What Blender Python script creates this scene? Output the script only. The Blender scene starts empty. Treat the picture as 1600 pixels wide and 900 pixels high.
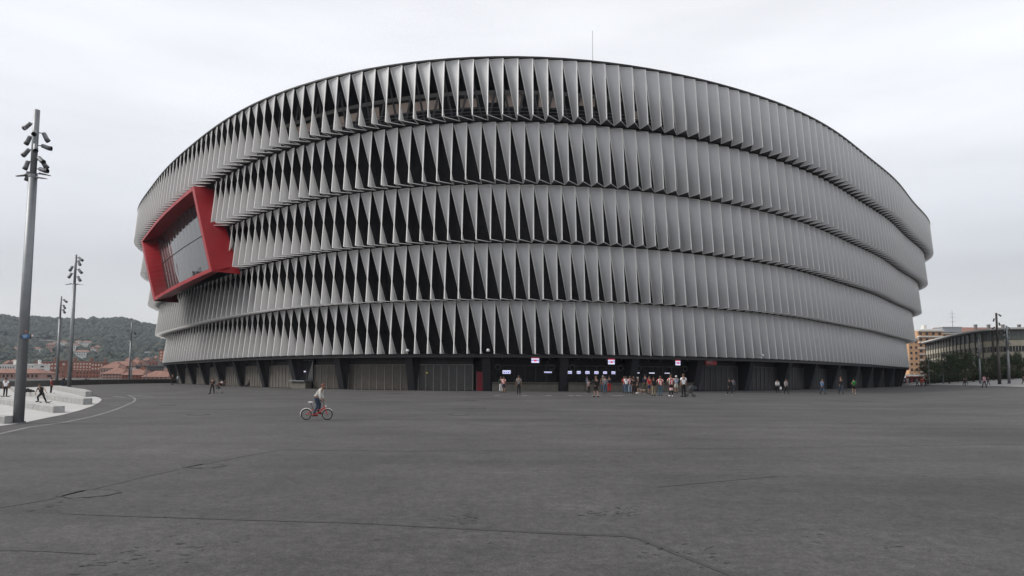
import bpy, bmesh, math, random
from math import sin, cos, tan, atan, atan2, pi, radians, hypot, sqrt
from mathutils import Vector, Matrix
random.seed(7)
SC = bpy.context.scene
# ------------------------------------------------------------------ camera
FPX, YH, EYE = 1067.0, 590.0, 1.65
C0 = YH - FPX * FPX / 14000.0
TH = atan((YH - C0) / FPX)
ROLL = radians(0.3)
cam_d = bpy.data.cameras.new('camera')
cam_d.sensor_width = 36; cam_d.lens = FPX / 1600 * 36
cam_d.shift_y = (C0 - 450) / 1600
cam_d.clip_start = 0.1; cam_d.clip_end = 9000
cam = bpy.data.objects.new('camera', cam_d); SC.collection.objects.link(cam)
cam.matrix_world = Matrix.Translation((0, 0, EYE)) @ Matrix.Rotation(pi / 2 + TH, 4, 'X') @ Matrix.Rotation(ROLL, 4, 'Z')
SC.camera = cam
SC.view_settings.view_transform = 'Standard'
try: SC.view_settings.look = 'None'
except Exception: pass
SC.view_settings.exposure = 0.0; SC.view_settings.gamma = 1.0
# ------------------------------------------------------------------ sky (overcast)
SUN_AZ, SUN_EL = radians(-95), radians(42)     # azimuth from +Y towards +X
wd = bpy.data.worlds.new('World'); SC.world = wd; wd.use_nodes = True
nt = wd.node_tree; nt.nodes.clear()
def N(t, **k):
    n = nt.nodes.new(t)
    for a, b in k.items(): setattr(n, a, b)
    return n
out = N('ShaderNodeOutputWorld'); addn = N('ShaderNodeAddShader')
sky = N('ShaderNodeTexSky', sky_type='NISHITA'); sky.sun_disc = False
sky.sun_elevation = SUN_EL; sky.sun_rotation = SUN_AZ; sky.dust_density = 3
bg1 = N('ShaderNodeBackground'); bg1.inputs['Strength'].default_value = 0.03
cl_bg = N('ShaderNodeBackground'); cl_bg.inputs['Strength'].default_value = 1.0
tc = N('ShaderNodeTexCoord'); sep = N('ShaderNodeSeparateXYZ')
mp = N('ShaderNodeMapping'); mp.inputs['Scale'].default_value = (1.3, 1.3, 7.0)
nz = N('ShaderNodeTexNoise'); nz.inputs['Scale'].default_value = 1.7; nz.inputs['Detail'].default_value = 5
nz.inputs['Roughness'].default_value = 0.5
r1 = N('ShaderNodeValToRGB')
E = r1.color_ramp.elements
E[0].position = 0.0; E[0].color = (.66, .66, .67, 1)
E[1].position = 1.0; E[1].color = (.87, .872, .88, 1)
for p, c in ((.07, (.63, .63, .64, 1)), (.14, (.58, .58, .595, 1)), (.21, (.69, .69, .71, 1)), (.29, (.82, .822, .84, 1)), (.40, (.865, .868, .88, 1))):
    e = r1.color_ramp.elements.new(p); e.color = c
r2 = N('ShaderNodeMapRange'); r2.inputs['From Min'].default_value = .3; r2.inputs['From Max'].default_value = .7
r2.inputs['To Min'].default_value = .90; r2.inputs['To Max'].default_value = 1.07
mx = N('ShaderNodeMix', data_type='RGBA', blend_type='MULTIPLY'); mx.inputs[0].default_value = 1
# warmer/brighter bank of cloud to the right, greyer to the left
mx2 = N('ShaderNodeMix', data_type='RGBA', blend_type='MULTIPLY'); mx2.inputs[0].default_value = 1
rx = N('ShaderNodeMapRange'); rx.inputs['From Min'].default_value = -.6; rx.inputs['From Max'].default_value = .6
rx.inputs['To Min'].default_value = .97; rx.inputs['To Max'].default_value = 1.06
L = nt.links.new
L(tc.outputs['Generated'], sep.inputs[0]); L(tc.outputs['Generated'], mp.inputs[0]); L(mp.outputs[0], nz.inputs['Vector'])
L(sep.outputs['Z'], r1.inputs['Fac']); L(nz.outputs['Fac'], r2.inputs['Value'])
L(r1.outputs['Color'], mx.inputs[6]); L(r2.outputs[0], mx.inputs[7])
L(sep.outputs['X'], rx.inputs['Value']); L(mx.outputs[2], mx2.inputs[6]); L(rx.outputs[0], mx2.inputs[7])
L(mx2.outputs[2], cl_bg.inputs['Color']); L(sky.outputs[0], bg1.inputs['Color'])
L(bg1.outputs[0], addn.inputs[0]); L(cl_bg.outputs[0], addn.inputs[1]); L(addn.outputs[0], out.inputs[0])
sd = bpy.data.lights.new('sun', 'SUN'); sd.energy = 2.8; sd.angle = radians(22); sd.color = (1, .97, .93)
so = bpy.data.objects.new('sun', sd); SC.collection.objects.link(so)
sv = Vector((sin(SUN_AZ) * cos(SUN_EL), cos(SUN_AZ) * cos(SUN_EL), sin(SUN_EL)))
so.rotation_euler = sv.to_track_quat('Z', 'Y').to_euler()

# ------------------------------------------------------------------ projection helpers (pixel of the 1600x900 photo -> place)
def ray(px, py):
    X = px - 800; Y = C0 - py; c, s = cos(ROLL), sin(ROLL); X, Y = c * X - s * Y, s * X + c * Y
    return Vector((X, FPX * cos(TH) - Y * sin(TH), FPX * sin(TH) + Y * cos(TH)))
def proj(p):
    x, y, z = p[0], p[1], p[2] - EYE
    v = y * cos(TH) + z * sin(TH); w = -y * sin(TH) + z * cos(TH)
    X = FPX * x / v; Y = FPX * w / v; c, s = cos(ROLL), -sin(ROLL); X, Y = c * X - s * Y, s * X + c * Y
    return 800 + X, C0 - Y
def terr(x, y):
    if y < 1: return 0.0
    u = max(0.0, x - .57 * y); u = min(u, 60)
    v = max(0.0, min(y, 260) - 105)
    return .054 * u * (1 + v / 95.0) * min(1.0, max(0.0, (y - 25) / 50.0))
def gnd(px, py):
    d = ray(px, py)
    t = 1.0 / FPX; o = Vector((0, 0, EYE)); last = 1.0 / FPX
    for i in range(6000):
        p = o + d * t
        if p.z <= terr(p.x, p.y):
            lo, hi = last, t
            for _ in range(30):
                m = (lo + hi) / 2; q = o + d * m
                if q.z <= terr(q.x, q.y): hi = m
                else: lo = m
            q = o + d * hi; return Vector((q.x, q.y, terr(q.x, q.y)))
        last = t; t *= 1.004
        if p.y > 4000: break
    return Vector((p.x, p.y, 0))
def at(px, py, Y):
    d = ray(px, py); return Vector((0, 0, EYE)) + d * (Y / d.y)

# ------------------------------------------------------------------ materials
MATS = {}
def mat(name, col, rough=.7, metal=0, noise=0, nscale=3, bump=0, bscale=30, emit=0, spec=.4, col2=None):
    if name in MATS: return MATS[name]
    m = bpy.data.materials.new(name); m.use_nodes = True; t = m.node_tree
    b = t.nodes['Principled BSDF']; b.inputs['Roughness'].default_value = rough; b.inputs['Metallic'].default_value = metal
    b.inputs['Specular IOR Level'].default_value = spec
    c = (*col, 1); b.inputs['Base Color'].default_value = c
    if noise or bump:
        tcn = t.nodes.new('ShaderNodeTexCoord')
    if noise:
        n = t.nodes.new('ShaderNodeTexNoise'); n.inputs['Scale'].default_value = nscale; n.inputs['Detail'].default_value = 6
        t.links.new(tcn.outputs['Object'], n.inputs['Vector'])
        r = t.nodes.new('ShaderNodeValToRGB')
        c2 = col2 or tuple(v * (1 + noise) for v in col); c1 = tuple(v * (1 - noise) for v in col)
        if col2: c1 = col
        r.color_ramp.elements[0].position = .32; r.color_ramp.elements[1].position = .68
        r.color_ramp.elements[0].color = (*c1, 1); r.color_ramp.elements[1].color = (*c2, 1)
        t.links.new(n.outputs['Fac'], r.inputs[0]); t.links.new(r.outputs[0], b.inputs['Base Color'])
    if bump:
        n2 = t.nodes.new('ShaderNodeTexNoise'); n2.inputs['Scale'].default_value = bscale; n2.inputs['Detail'].default_value = 3
        t.links.new(tcn.outputs['Object'], n2.inputs['Vector'])
        bp = t.nodes.new('ShaderNodeBump'); bp.inputs['Strength'].default_value = bump; bp.inputs['Distance'].default_value = .02
        t.links.new(n2.outputs['Fac'], bp.inputs['Height']); t.links.new(bp.outputs[0], b.inputs['Normal'])
    if emit:
        b.inputs['Emission Color'].default_value = c; b.inputs['Emission Strength'].default_value = emit
    MATS[name] = m; return m
def stripes(name, a, b_, scale, axis='X'):
    if name in MATS: return MATS[name]
    m = bpy.data.materials.new(name); m.use_nodes = True; t = m.node_tree; b = t.nodes['Principled BSDF']
    b.inputs['Roughness'].default_value = .85
    tcn = t.nodes.new('ShaderNodeTexCoord'); sp = t.nodes.new('ShaderNodeSeparateXYZ'); t.links.new(tcn.outputs['Object'], sp.inputs[0])
    mu = t.nodes.new('ShaderNodeMath'); mu.operation = 'MULTIPLY'; mu.inputs[1].default_value = scale
    si = t.nodes.new('ShaderNodeMath'); si.operation = 'SINE'; gt = t.nodes.new('ShaderNodeMath'); gt.operation = 'GREATER_THAN'; gt.inputs[1].default_value = 0
    t.links.new(sp.outputs[axis], mu.inputs[0]); t.links.new(mu.outputs[0], si.inputs[0]); t.links.new(si.outputs[0], gt.inputs[0])
    x = t.nodes.new('ShaderNodeMix'); x.data_type = 'RGBA'; x.inputs[6].default_value = (*a, 1); x.inputs[7].default_value = (*b_, 1)
    t.links.new(gt.outputs[0], x.inputs[0]); t.links.new(x.outputs[2], b.inputs['Base Color'])
    MATS[name] = m; return m

def asphalt():
    m = bpy.data.materials.new('asphalt'); m.use_nodes = True; t = m.node_tree; b = t.nodes['Principled BSDF']
    lk = t.links.new; nn = t.nodes.new
    tcn = nn('ShaderNodeTexCoord')
    def noise(scale, detail=4, vec=None, sc=None, rough=.55):
        n = nn('ShaderNodeTexNoise'); n.inputs['Scale'].default_value = scale; n.inputs['Detail'].default_value = detail; n.inputs['Roughness'].default_value = rough
        src = tcn.outputs['Object']
        if sc:
            mpn = nn('ShaderNodeMapping'); mpn.inputs['Scale'].default_value = sc; mpn.inputs['Rotation'].default_value = (0, 0, .12)
            lk(src, mpn.inputs[0]); src = mpn.outputs[0]
        lk(src, n.inputs['Vector']); return n.outputs['Fac']
    def rng(v, a, b_, c, d):
        r = nn('ShaderNodeMapRange'); r.inputs[1].default_value = a; r.inputs[2].default_value = b_; r.inputs[3].default_value = c; r.inputs[4].default_value = d
        lk(v, r.inputs[0]); return r.outputs[0]
    def mul(a, c):
        q = nn('ShaderNodeMath'); q.operation = 'MULTIPLY'; lk(a, q.inputs[0]); lk(c, q.inputs[1]); return q.outputs[0]
    v = rng(noise(.16, 5), .36, .64, .80, 1.18)
    v = mul(v, rng(noise(1.3, 6), .3, .7, .90, 1.10))
    v = mul(v, rng(noise(1.0, 4, sc=(.035, .55, 1)), .35, .65, .88, 1.12))   # paver laying bands
    v = mul(v, rng(noise(7, 4, rough=.7), .36, .64, .84, 1.16)); v = mul(v, rng(noise(19, 3, rough=.8), .38, .62, .80, 1.20))
    v = mul(v, rng(noise(45, 3, rough=.85), .32, .68, .5, 1.5)); v = mul(v, rng(noise(3.5, 5, rough=.75), .3, .7, .86, 1.14))                    # aggregate
    # pale worn patches with dark flecks
    wp = rng(noise(.55, 3), .62, .70, 0, 1); fl = rng(noise(26, 2), .52, .60, 0, 1)
    a = nn('ShaderNodeMath'); a.operation = 'MULTIPLY_ADD'; lk(mul(wp, fl), a.inputs[0]); a.inputs[1].default_value = .35; lk(v, a.inputs[2]); v = a.outputs[0]
    # ravelled pits
    pz = rng(noise(1.1, 2), .56, .66, 0, 1); pit = rng(noise(18, 3, sc=(.8, 1.6, 1)), .61, .65, 0, 1)
    a = nn('ShaderNodeMath'); a.operation = 'MULTIPLY_ADD'; lk(mul(pz, pit), a.inputs[0]); a.inputs[1].default_value = -.32; lk(v, a.inputs[2]); v = a.outputs[0]
    cmb = nn('ShaderNodeMix'); cmb.data_type = 'RGBA'; cmb.blend_type = 'MULTIPLY'; cmb.inputs[0].default_value = 1
    cmb.inputs[6].default_value = (.0555, .0535, .0525, 1); lk(v, cmb.inputs[7]); lk(cmb.outputs[2], b.inputs['Base Color'])
    b.inputs['Roughness'].default_value = .82; b.inputs['Specular IOR Level'].default_value = .35
    bp = nn('ShaderNodeBump'); bp.inputs['Strength'].default_value = .55; bp.inputs['Distance'].default_value = .012
    lk(noise(85, 3, rough=.8), bp.inputs['Height']); lk(bp.outputs[0], b.inputs['Normal'])
    MATS['asphalt'] = m; return m
M_ASPH = asphalt()
M_CONC = mat('plaza concrete', (.36, .355, .345), .85, noise=.10, nscale=.8, bump=.2, bscale=40)
M_BENCH = mat('precast bench concrete', (.30, .297, .29), .85, noise=.2, nscale=2.5, bump=.25, bscale=25)
M_WALLC = mat('parapet concrete', (.13, .125, .12), .9, noise=.22, nscale=1.2)
M_FIN = mat('fin membrane', (.635, .642, .652), .5, metal=.15, noise=.012, nscale=.25)
_t = M_FIN.node_tree; _b = _t.nodes['Principled BSDF']; _tr = _t.nodes.new('ShaderNodeBsdfTranslucent'); _tr.inputs['Color'].default_value = (.62, .62, .61, 1)
_mx = _t.nodes.new('ShaderNodeMixShader'); _mx.inputs[0].default_value = .28; _o = _t.nodes['Material Output']
_t.links.new(_b.outputs[0], _mx.inputs[1]); _t.links.new(_tr.outputs[0], _mx.inputs[2]); _t.links.new(_mx.outputs[0], _o.inputs['Surface'])
M_RIM = mat('fin edge frame', (.80, .79, .77), .45)
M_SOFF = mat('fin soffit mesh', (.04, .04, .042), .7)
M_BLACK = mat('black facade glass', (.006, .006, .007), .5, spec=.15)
M_DARK = mat('dark cladding', (.016, .016, .018), .5, noise=.2, nscale=.5)
M_COL = mat('column cladding', (.014, .0145, .018), .6)
M_RED = mat('red frame paint', (.28, .009, .014), .45, noise=.08, nscale=.6)
M_GLASS = mat('window glass', (.035, .038, .04), .03, spec=.45)
M_STEEL = mat('galvanised steel', (.20, .21, .22), .5, metal=.5, noise=.08, nscale=3)
M_DKSTEEL = mat('dark steel', (.09, .09, .095), .5, metal=.4)
M_SCREEN = mat('lit screen', (.80, .80, 1.0), .5, emit=.55)
M_SCRBLUE = mat('lit screen blue', (.12, .16, .65), .5, emit=.6)
M_SCRRED = mat('lit screen red', (.65, .03, .08), .5, emit=.6)

# ------------------------------------------------------------------ mesh helpers
def tagp(o, label=None, cat=None, group=None, kind=None):
    if label: o['label'] = label
    if cat: o['category'] = cat
    if group: o['group'] = group
    if kind: o['kind'] = kind
    return o
class MB:
    def __init__(s): s.v = []; s.f = []; s.m = []; s.mats = []; s.sm = []
    def mi(s, m):
        if m not in s.mats: s.mats.append(m)
        return s.mats.index(m)
    def poly(s, pts, m):
        b = len(s.v); s.v += [tuple(p) for p in pts]; s.f.append(tuple(range(b, b + len(pts)))); s.m.append(s.mi(m))
    def box(s, c, d, m, rot=None):
        c = Vector(c); h = Vector(d) / 2; b = len(s.v)
        for i in range(8):
            p = Vector((h.x if i & 1 else -h.x, h.y if i & 2 else -h.y, h.z if i & 4 else -h.z))
            if rot: p = rot @ p
            s.v.append(tuple(c + p))
        k = s.mi(m)
        for q in ((0, 2, 3, 1), (4, 5, 7, 6), (0, 1, 5, 4), (2, 6, 7, 3), (0, 4, 6, 2), (1, 3, 7, 5)):
            s.f.append(tuple(b + i for i in q)); s.m.append(k)
    def hexa(s, p, m):   # 8 pts: bottom 4 ring, top 4 ring
        b = len(s.v); s.v += [tuple(q) for q in p]; k = s.mi(m)
        for q in ((3, 2, 1, 0), (4, 5, 6, 7), (0, 1, 5, 4), (1, 2, 6, 5), (2, 3, 7, 6), (3, 0, 4, 7)):
            s.f.append(tuple(b + i for i in q)); s.m.append(k)
    def tube(s, pts, rad, m, n=10, cap=True):
        pts = [Vector(p) for p in pts]
        if not isinstance(rad, (list, tuple)): rad = [rad] * len(pts)
        b = len(s.v); k = s.mi(m); ref = None
        for i, p in enumerate(pts):
            d = (pts[min(i + 1, len(pts) - 1)] - pts[max(i - 1, 0)]).normalized()
            if ref is None: ref = Vector((0, 0, 1)) if abs(d.z) < .9 else Vector((1, 0, 0))
            a = d.cross(ref).normalized(); c = d.cross(a)
            for j in range(n):
                t = 2 * pi * j / n; s.v.append(tuple(p + (a * cos(t) + c * sin(t)) * rad[i]))
        for i in range(len(pts) - 1):
            for j in range(n):
                s.f.append((b + i * n + j, b + i * n + (j + 1) % n, b + (i + 1) * n + (j + 1) % n, b + (i + 1) * n + j)); s.m.append(k)
        if cap:
            s.f.append(tuple(b + j for j in range(n))[::-1]); s.m.append(k)
            s.f.append(tuple(b + (len(pts) - 1) * n + j for j in range(n))); s.m.append(k)
    def ball(s, c, r, m, nu=8, nv=6):
        c = Vector(c); r = Vector(r) if isinstance(r, (tuple, list, Vector)) else Vector((r, r, r)); b = len(s.v); k = s.mi(m)
        for i in range(nv + 1):
            a = pi * i / nv
            for j in range(nu):
                t = 2 * pi * j / nu; s.v.append((c.x + r.x * sin(a) * cos(t), c.y + r.y * sin(a) * sin(t), c.z + r.z * cos(a)))
        for i in range(nv):
            for j in range(nu):
                s.f.append((b + i * nu + j, b + (i + 1) * nu + j, b + (i + 1) * nu + (j + 1) % nu, b + i * nu + (j + 1) % nu)); s.m.append(k)
    def build(s, name, parent=None, smooth=False, loc=None, **tags):
        me = bpy.data.meshes.new(name); me.from_pydata(s.v, [], s.f)
        for m in s.mats: me.materials.append(m)
        me.polygons.foreach_set('material_index', s.m)
        if smooth: me.polygons.foreach_set('use_smooth', [True] * len(s.f))
        for i in s.sm: me.polygons[i].use_smooth = True
        me.update()
        o = bpy.data.objects.new(name, me); SC.collection.objects.link(o)
        if parent: o.parent = parent
        if loc is not None: o.location = loc
        tagp(o, **tags); return o
def empty(name, loc=(0, 0, 0), rz=0, **tags):
    o = bpy.data.objects.new(name, None); SC.collection.objects.link(o); o.location = loc; o.rotation_euler = (0, 0, rz)
    o.empty_display_size = .2; tagp(o, **tags); return o
def copy_tree(o, parent=None):
    c = o.copy(); SC.collection.objects.link(c); c.parent = parent
    for ch in [x for x in o.children]: copy_tree(ch, c)
    return c

# ------------------------------------------------------------------ ground
def axis(a, b, near, far_step):
    out = []; x = 0.0
    while x < b: out.append(x); x += near + x * .05
    out.append(b); neg = []; x = -(near)
    while x > a: neg.append(x); x -= near + abs(x) * .05
    neg.append(a); return sorted(neg) + out
g = MB(); xs = axis(-2600, 2600, 4, 0); ys = axis(-60, 3600, 4, 0)
g.v = [(x, y, terr(x, y)) for y in ys for x in xs]; nx = len(xs)
k = g.mi(M_ASPH)
for j in range(len(ys) - 1):
    for i in range(nx - 1): g.f.append((j * nx + i, j * nx + i + 1, (j + 1) * nx + i + 1, (j + 1) * nx + i)); g.m.append(k)
g.build('ground', smooth=True, kind='structure')
def sheet(name, pix, m, dz, **t):
    pts = [gnd(*p) if len(p) == 2 else Vector(p) for p in pix]
    bm = bmesh.new(); vs = [bm.verts.new((p.x, p.y, p.z + dz)) for p in pts]; bm.faces.new(vs)
    bmesh.ops.triangulate(bm, faces=bm.faces[:]); me = bpy.data.meshes.new(name); bm.to_mesh(me); bm.free()
    if me.polygons and me.polygons[0].normal.z < 0: me.flip_normals()
    me.materials.append(m); o = bpy.data.objects.new(name, me); SC.collection.objects.link(o); tagp(o, **t); return o
PAD = [(-420, 760), (-200, 700), (-60, 674), (0, 666), (20, 663.5), (40, 660.3), (70, 654), (100, 648), (125, 641.5), (145, 634.5), (155, 629), (159, 625), (156, 622),
       (149, 620), (140, 617.5), (120, 612.5), (105, 608.5), (92, 604.5), (80, 602.3), (60, 602), (40, 603), (17, 605), (0, 607.5), (-60, 611), (-200, 617), (-420, 625)]
sheet('skate_plaza', PAD, M_CONC, .012, kind='structure')
def strip(name, pix, w, m, dz, kind='structure', wob=0):
    pts = [gnd(*p) for p in pix]; q = []
    # resample
    for a, b in zip(pts[:-1], pts[1:]):
        n = max(1, int((b - a).length / .5)); n = min(n, 12)
        for i in range(n): q.append(a.lerp(b, i / n))
    q.append(pts[-1]); l = []; r = []
    for i, p in enumerate(q):
        d = (q[min(i + 1, len(q) - 1)] - q[max(i - 1, 0)]); d.z = 0; d.normalize(); nn_ = Vector((-d.y, d.x, 0))
        ww = w * (1 + wob * random.uniform(-1, 1)) / 2; off = nn_ * random.uniform(-1, 1) * wob * w * .4
        for lst, sg in ((l, 1), (r, -1)):
            e = p + nn_ * ww * sg + off; lst.append((e.x, e.y, terr(e.x, e.y) + dz))
    b = MB()
    for i in range(len(q) - 1): b.poly([r[i], r[i + 1], l[i + 1], l[i]], m)
    return b.build(name, kind=kind)
M_SEAM = mat('tar seam', (.038, .037, .036), .8, noise=.2, nscale=8)
M_SEAM2 = mat('weathered seam', (.045, .044, .043), .85, noise=.15, nscale=8)
M_PAINT = mat('worn road paint', (.15, .15, .147), .8, noise=.25, nscale=3)
M_PAINTW = mat('white road paint', (.48, .47, .45), .8, noise=.2, nscale=3)
strip('asphalt_seam', [(100, 802), (225, 807), (370, 812), (550, 817), (800, 830), (890, 834), (975, 837), (1000, 842), (1060, 867), (1145, 900), (1260, 950)], .075, M_SEAM, .004, wob=.35)
strip('asphalt_seam', [(1027, 761), (1150, 750), (1215, 744)], .05, M_SEAM, .004, wob=.4)
strip('asphalt_seam', [(0, 793), (70, 782), (190, 753), (290, 731), (380, 713), (440, 703), (620, 705), (800, 704), (1200, 700), (1595, 694)], .06, M_SEAM2, .004, wob=.4)
strip('asphalt_seam', [(0, 860), (60, 861), (150, 866)], .03, M_SEAM, .004, wob=.4)
strip('asphalt_seam', [(800, 666), (1000, 662), (1250, 656), (1450, 649), (1600, 643)], .10, M_SEAM2, .004, wob=.4)
strip('painted_line', [(-40, 684), (0, 677.8), (44, 667.8), (100, 660), (144, 651), (175, 642), (189, 636.7), (201, 631.5), (209, 627.8), (211.5, 624), (208, 620.5), (200, 618)], .13, M_PAINT, .004)
for a, b in (((155, 622), (173, 622.3)), ((178, 619.5), (196, 621)), ((201, 617.6), (240, 619.6)), ((172, 633), (189, 633)), ((236, 605.5), (262, 606.5))):
    strip('painted_line', [a, b], .35, M_PAINT, .004)
for a, b in ((773, 781), (816, 824), (853, 862), (888, 896), (900, 909), (924, 940), (955, 975)):
    strip('painted_dash', [(a, 618.2), (b, 618.3)], .45, M_PAINTW, .004)
M_IRON = mat('cast iron', (.075, .073, .072), .7, noise=.3, nscale=20)
def manhole(px, py, r, label, worn=False):
    p = gnd(px, py); o = empty('manhole_cover', p, label=label, cat='manhole cover')
    b = MB(); n = 24
    b.poly([(r * cos(2 * pi * i / n), r * sin(2 * pi * i / n), .006) for i in range(n)], M_SEAM2 if worn else M_IRON)
    b.build('cover_plate', o)
    b = MB(); rw = .025 if worn else .07
    for i in range(n):
        a0, a1 = 2 * pi * i / n, 2 * pi * (i + 1) / n
        b.hexa([(r * cos(a0), r * sin(a0), 0), ((r + rw) * cos(a0), (r + rw) * sin(a0), 0), ((r + rw) * cos(a1), (r + rw) * sin(a1), 0), (r * cos(a1), r * sin(a1), 0),
                (r * cos(a0), r * sin(a0), .012), ((r + rw) * cos(a0), (r + rw) * sin(a0), .012), ((r + rw) * cos(a1), (r + rw) * sin(a1), .012), (r * cos(a1), r * sin(a1), .012)], M_SEAM)
    b.build('cover_ring', o)
M_PATCH = mat('asphalt patch', (.048, .046, .045), .85, noise=.35, nscale=14)
def patch(px, py, rx, ry, seed):
    rnd = random.Random(seed); p = gnd(px, py); n = 30; rr_ = [1 + rnd.uniform(-.09, .09) for _ in range(n)]
    P_ = [V2(rx * rr_[i] * cos(2 * pi * i / n), ry * rr_[i] * sin(2 * pi * i / n)) for i in range(n)]
    b = MB(); b.poly([(p.x + q[0], p.y + q[1], .004) for q in P_], M_PATCH); b.build('asphalt_patch', kind='structure')
    b = MB()
    for i in range(n):
        if rnd.random() < .35 and i > 6: continue
        q, r_ = P_[i], P_[(i + 1) % n]; w = rnd.uniform(.98, 1.10)
        b.poly([(p.x + q[0] * .97, p.y + q[1] * .97, .008), (p.x + q[0] * w, p.y + q[1] * w, .008), (p.x + r_[0] * 1.05, p.y + r_[1] * 1.05, .008), (p.x + r_[0] * .97, p.y + r_[1] * .97, .008)], M_SEAM)
    b.build('asphalt_patch', kind='structure')
V2 = lambda a, c: (a, c)
patch(140, 771.5, .36, .34, 1); patch(318, 728.5, .36, .3, 2)
def cracks(px0, py0, px1, py1, n, seed, m=M_SEAM, L=.10):
    rnd = random.Random(seed); b = MB(); a, c = gnd(px0, py0), gnd(px1, py1)
    for _ in range(n):
        x = rnd.uniform(min(a.x, c.x), max(a.x, c.x)); y = rnd.uniform(min(a.y, c.y), max(a.y, c.y)); l = rnd.uniform(.3, 1) * L; w = rnd.uniform(.006, .016); t = rnd.gauss(0, .5)
        for k_ in range(2):
            dx, dy = cos(t) * l / 2, sin(t) * l / 2; b.poly([(x, y - w, .004), (x + dx, y + dy - w * .7, .004), (x + dx, y + dy + w * .7, .004), (x, y + w, .004)], m); x += dx; y += dy; t += rnd.uniform(-.6, .6)
    b.build('asphalt_cracks', kind='structure')
cracks(205, 848, 260, 900, 34, 1); cracks(660, 820, 745, 806, 22, 2); cracks(900, 806, 990, 793, 30, 3); cracks(900, 806, 990, 793, 26, 4, M_PAINT, .06); cracks(820, 742, 880, 730, 16, 5, M_PAINT, .10)
cracks(590, 830, 760, 780, 14, 6, M_PAINT, .03); cracks(0, 895, 1600, 760, 150, 7, L=.05); cracks(1000, 880, 1100, 850, 18, 8); cracks(1200, 860, 1300, 810, 14, 9); cracks(60, 800, 100, 780, 14, 10)
cracks(0, 895, 1600, 700, 110, 11, M_PAINT, .018)
for i, (x, y, l) in enumerate(((746.6, 637.9, 'dark drain cover on the asphalt straight below the red door'), (717.8, 648, 'drain cover on the asphalt, lowest of those in front of the red door'),
    (735.5, 625.5, 'small drain cover on the asphalt nearest to the red door'), (310, 647.8, 'dark drain cover on the asphalt left of the cyclist'),
    (262, 633, 'drain cover on the asphalt between the white line and the standing man in black'), (620, 615, 'drain cover close in front of the framed gates right of the cyclist'))):
    manhole(x, y, .38, l)

# ------------------------------------------------------------------ stadium plan
CO = [92.8879, 2.7746, 9.2542, 1.5492, 2.7596, 0.5113, 6.7715, 1.7315, 0.5478, -0.2417, -0.0131, 0.594, 0.3284, 0.1807, 0.2757, 0.4236, 0.1542, 0.0257, 0.1922, 0.1881, 0.1688, 0.0426, 0.1121, 0.1027, 0.0881]
CX, CY = 3.0, 168.0
def rad(t):
    r = CO[0]
    for k_ in range(1, 13): r += CO[2 * k_ - 1] * cos(k_ * t) + CO[2 * k_] * sin(k_ * t)
    return r
NT = 2880
TAB = [(-pi + 2 * pi * i / NT) for i in range(NT + 1)]
PT = [Vector((CX + rad(t) * cos(t), CY + rad(t) * sin(t))) for t in TAB]
SL = [0.0]
for a, b in zip(PT[:-1], PT[1:]): SL.append(SL[-1] + (b - a).length)
LTOT = SL[-1]
import bisect
def theta_of(s):
    s = s % LTOT; i = min(max(bisect.bisect_right(SL, s) - 1, 0), NT - 1); f = (s - SL[i]) / (SL[i + 1] - SL[i]); return TAB[i] + f * (TAB[i + 1] - TAB[i])
def s_of(t):
    f = (t + pi) / (2 * pi) * NT; i = int(f); f -= i; return SL[i] + f * (SL[i + 1] - SL[i])
def wsc(t):             # the lower tiers step in more on the flanks than at the corner facing the square
    if t < -1.65: f = min(1.0, (-1.65 - t) / .95); return 1 + .42 * f * f * (3 - 2 * f)
    if t > 0 : return 1.2
    f = min(1.0, (t + 1.65) / .9); return 1 + .20 * f * f * (3 - 2 * f)
def ring(s, o, z):      # point on the plan at arc length s, o metres inside the outer line
    t = theta_of(s); e = 1e-3
    if o > 0: o *= wsc(t)
    p = Vector((CX + rad(t) * cos(t), CY + rad(t) * sin(t)))
    q = Vector((CX + rad(t + e) * cos(t + e), CY + rad(t + e) * sin(t + e))) - Vector((CX + rad(t - e) * cos(t - e), CY + rad(t - e) * sin(t - e)))
    q.normalize(); n = Vector((-q.y, q.x))     # inward
    p = p + n * o; return Vector((p.x, p.y, z))
THK = [-2.5424, -2.5136, -2.4847, -2.4558, -2.4268, -2.398, -2.3693, -2.3408, -2.3126, -2.2848, -2.2573, -2.2303, -2.2037, -2.1775, -2.1518, -2.1265, -2.1016, -2.0773, -2.0533, -2.0297, -2.0066, -1.9838, -1.9614, -1.9394, -1.9176, -1.8962, -1.875, -1.8541, -1.8335, -1.813, -1.7928, -1.7728, -1.7529, -1.7332, -1.7136, -1.6942, -1.6748, -1.6555, -1.6363, -1.6171, -1.598, -1.5788, -1.5597, -1.5405, -1.5213, -1.5021, -1.4827, -1.4633, -1.4437, -1.4241, -1.4042, -1.3843, -1.3641, -1.3437, -1.3232, -1.3023, -1.2813, -1.26, -1.2385, -1.2167, -1.1946, -1.1722, -1.1496, -1.1267, -1.1035, -1.0801, -1.0565, -1.0327, -1.0087, -0.9846]
SK = [s_of(t) for t in THK]
def sk(k_):             # arc length of fin index
    if k_ < 0: return SK[0] + k_ * 2.30
    if k_ > 69: return SK[69] + (k_ - 69) * 2.02
    i = min(int(k_), 68); return SK[i] + (SK[i + 1] - SK[i]) * (k_ - i)
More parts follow.
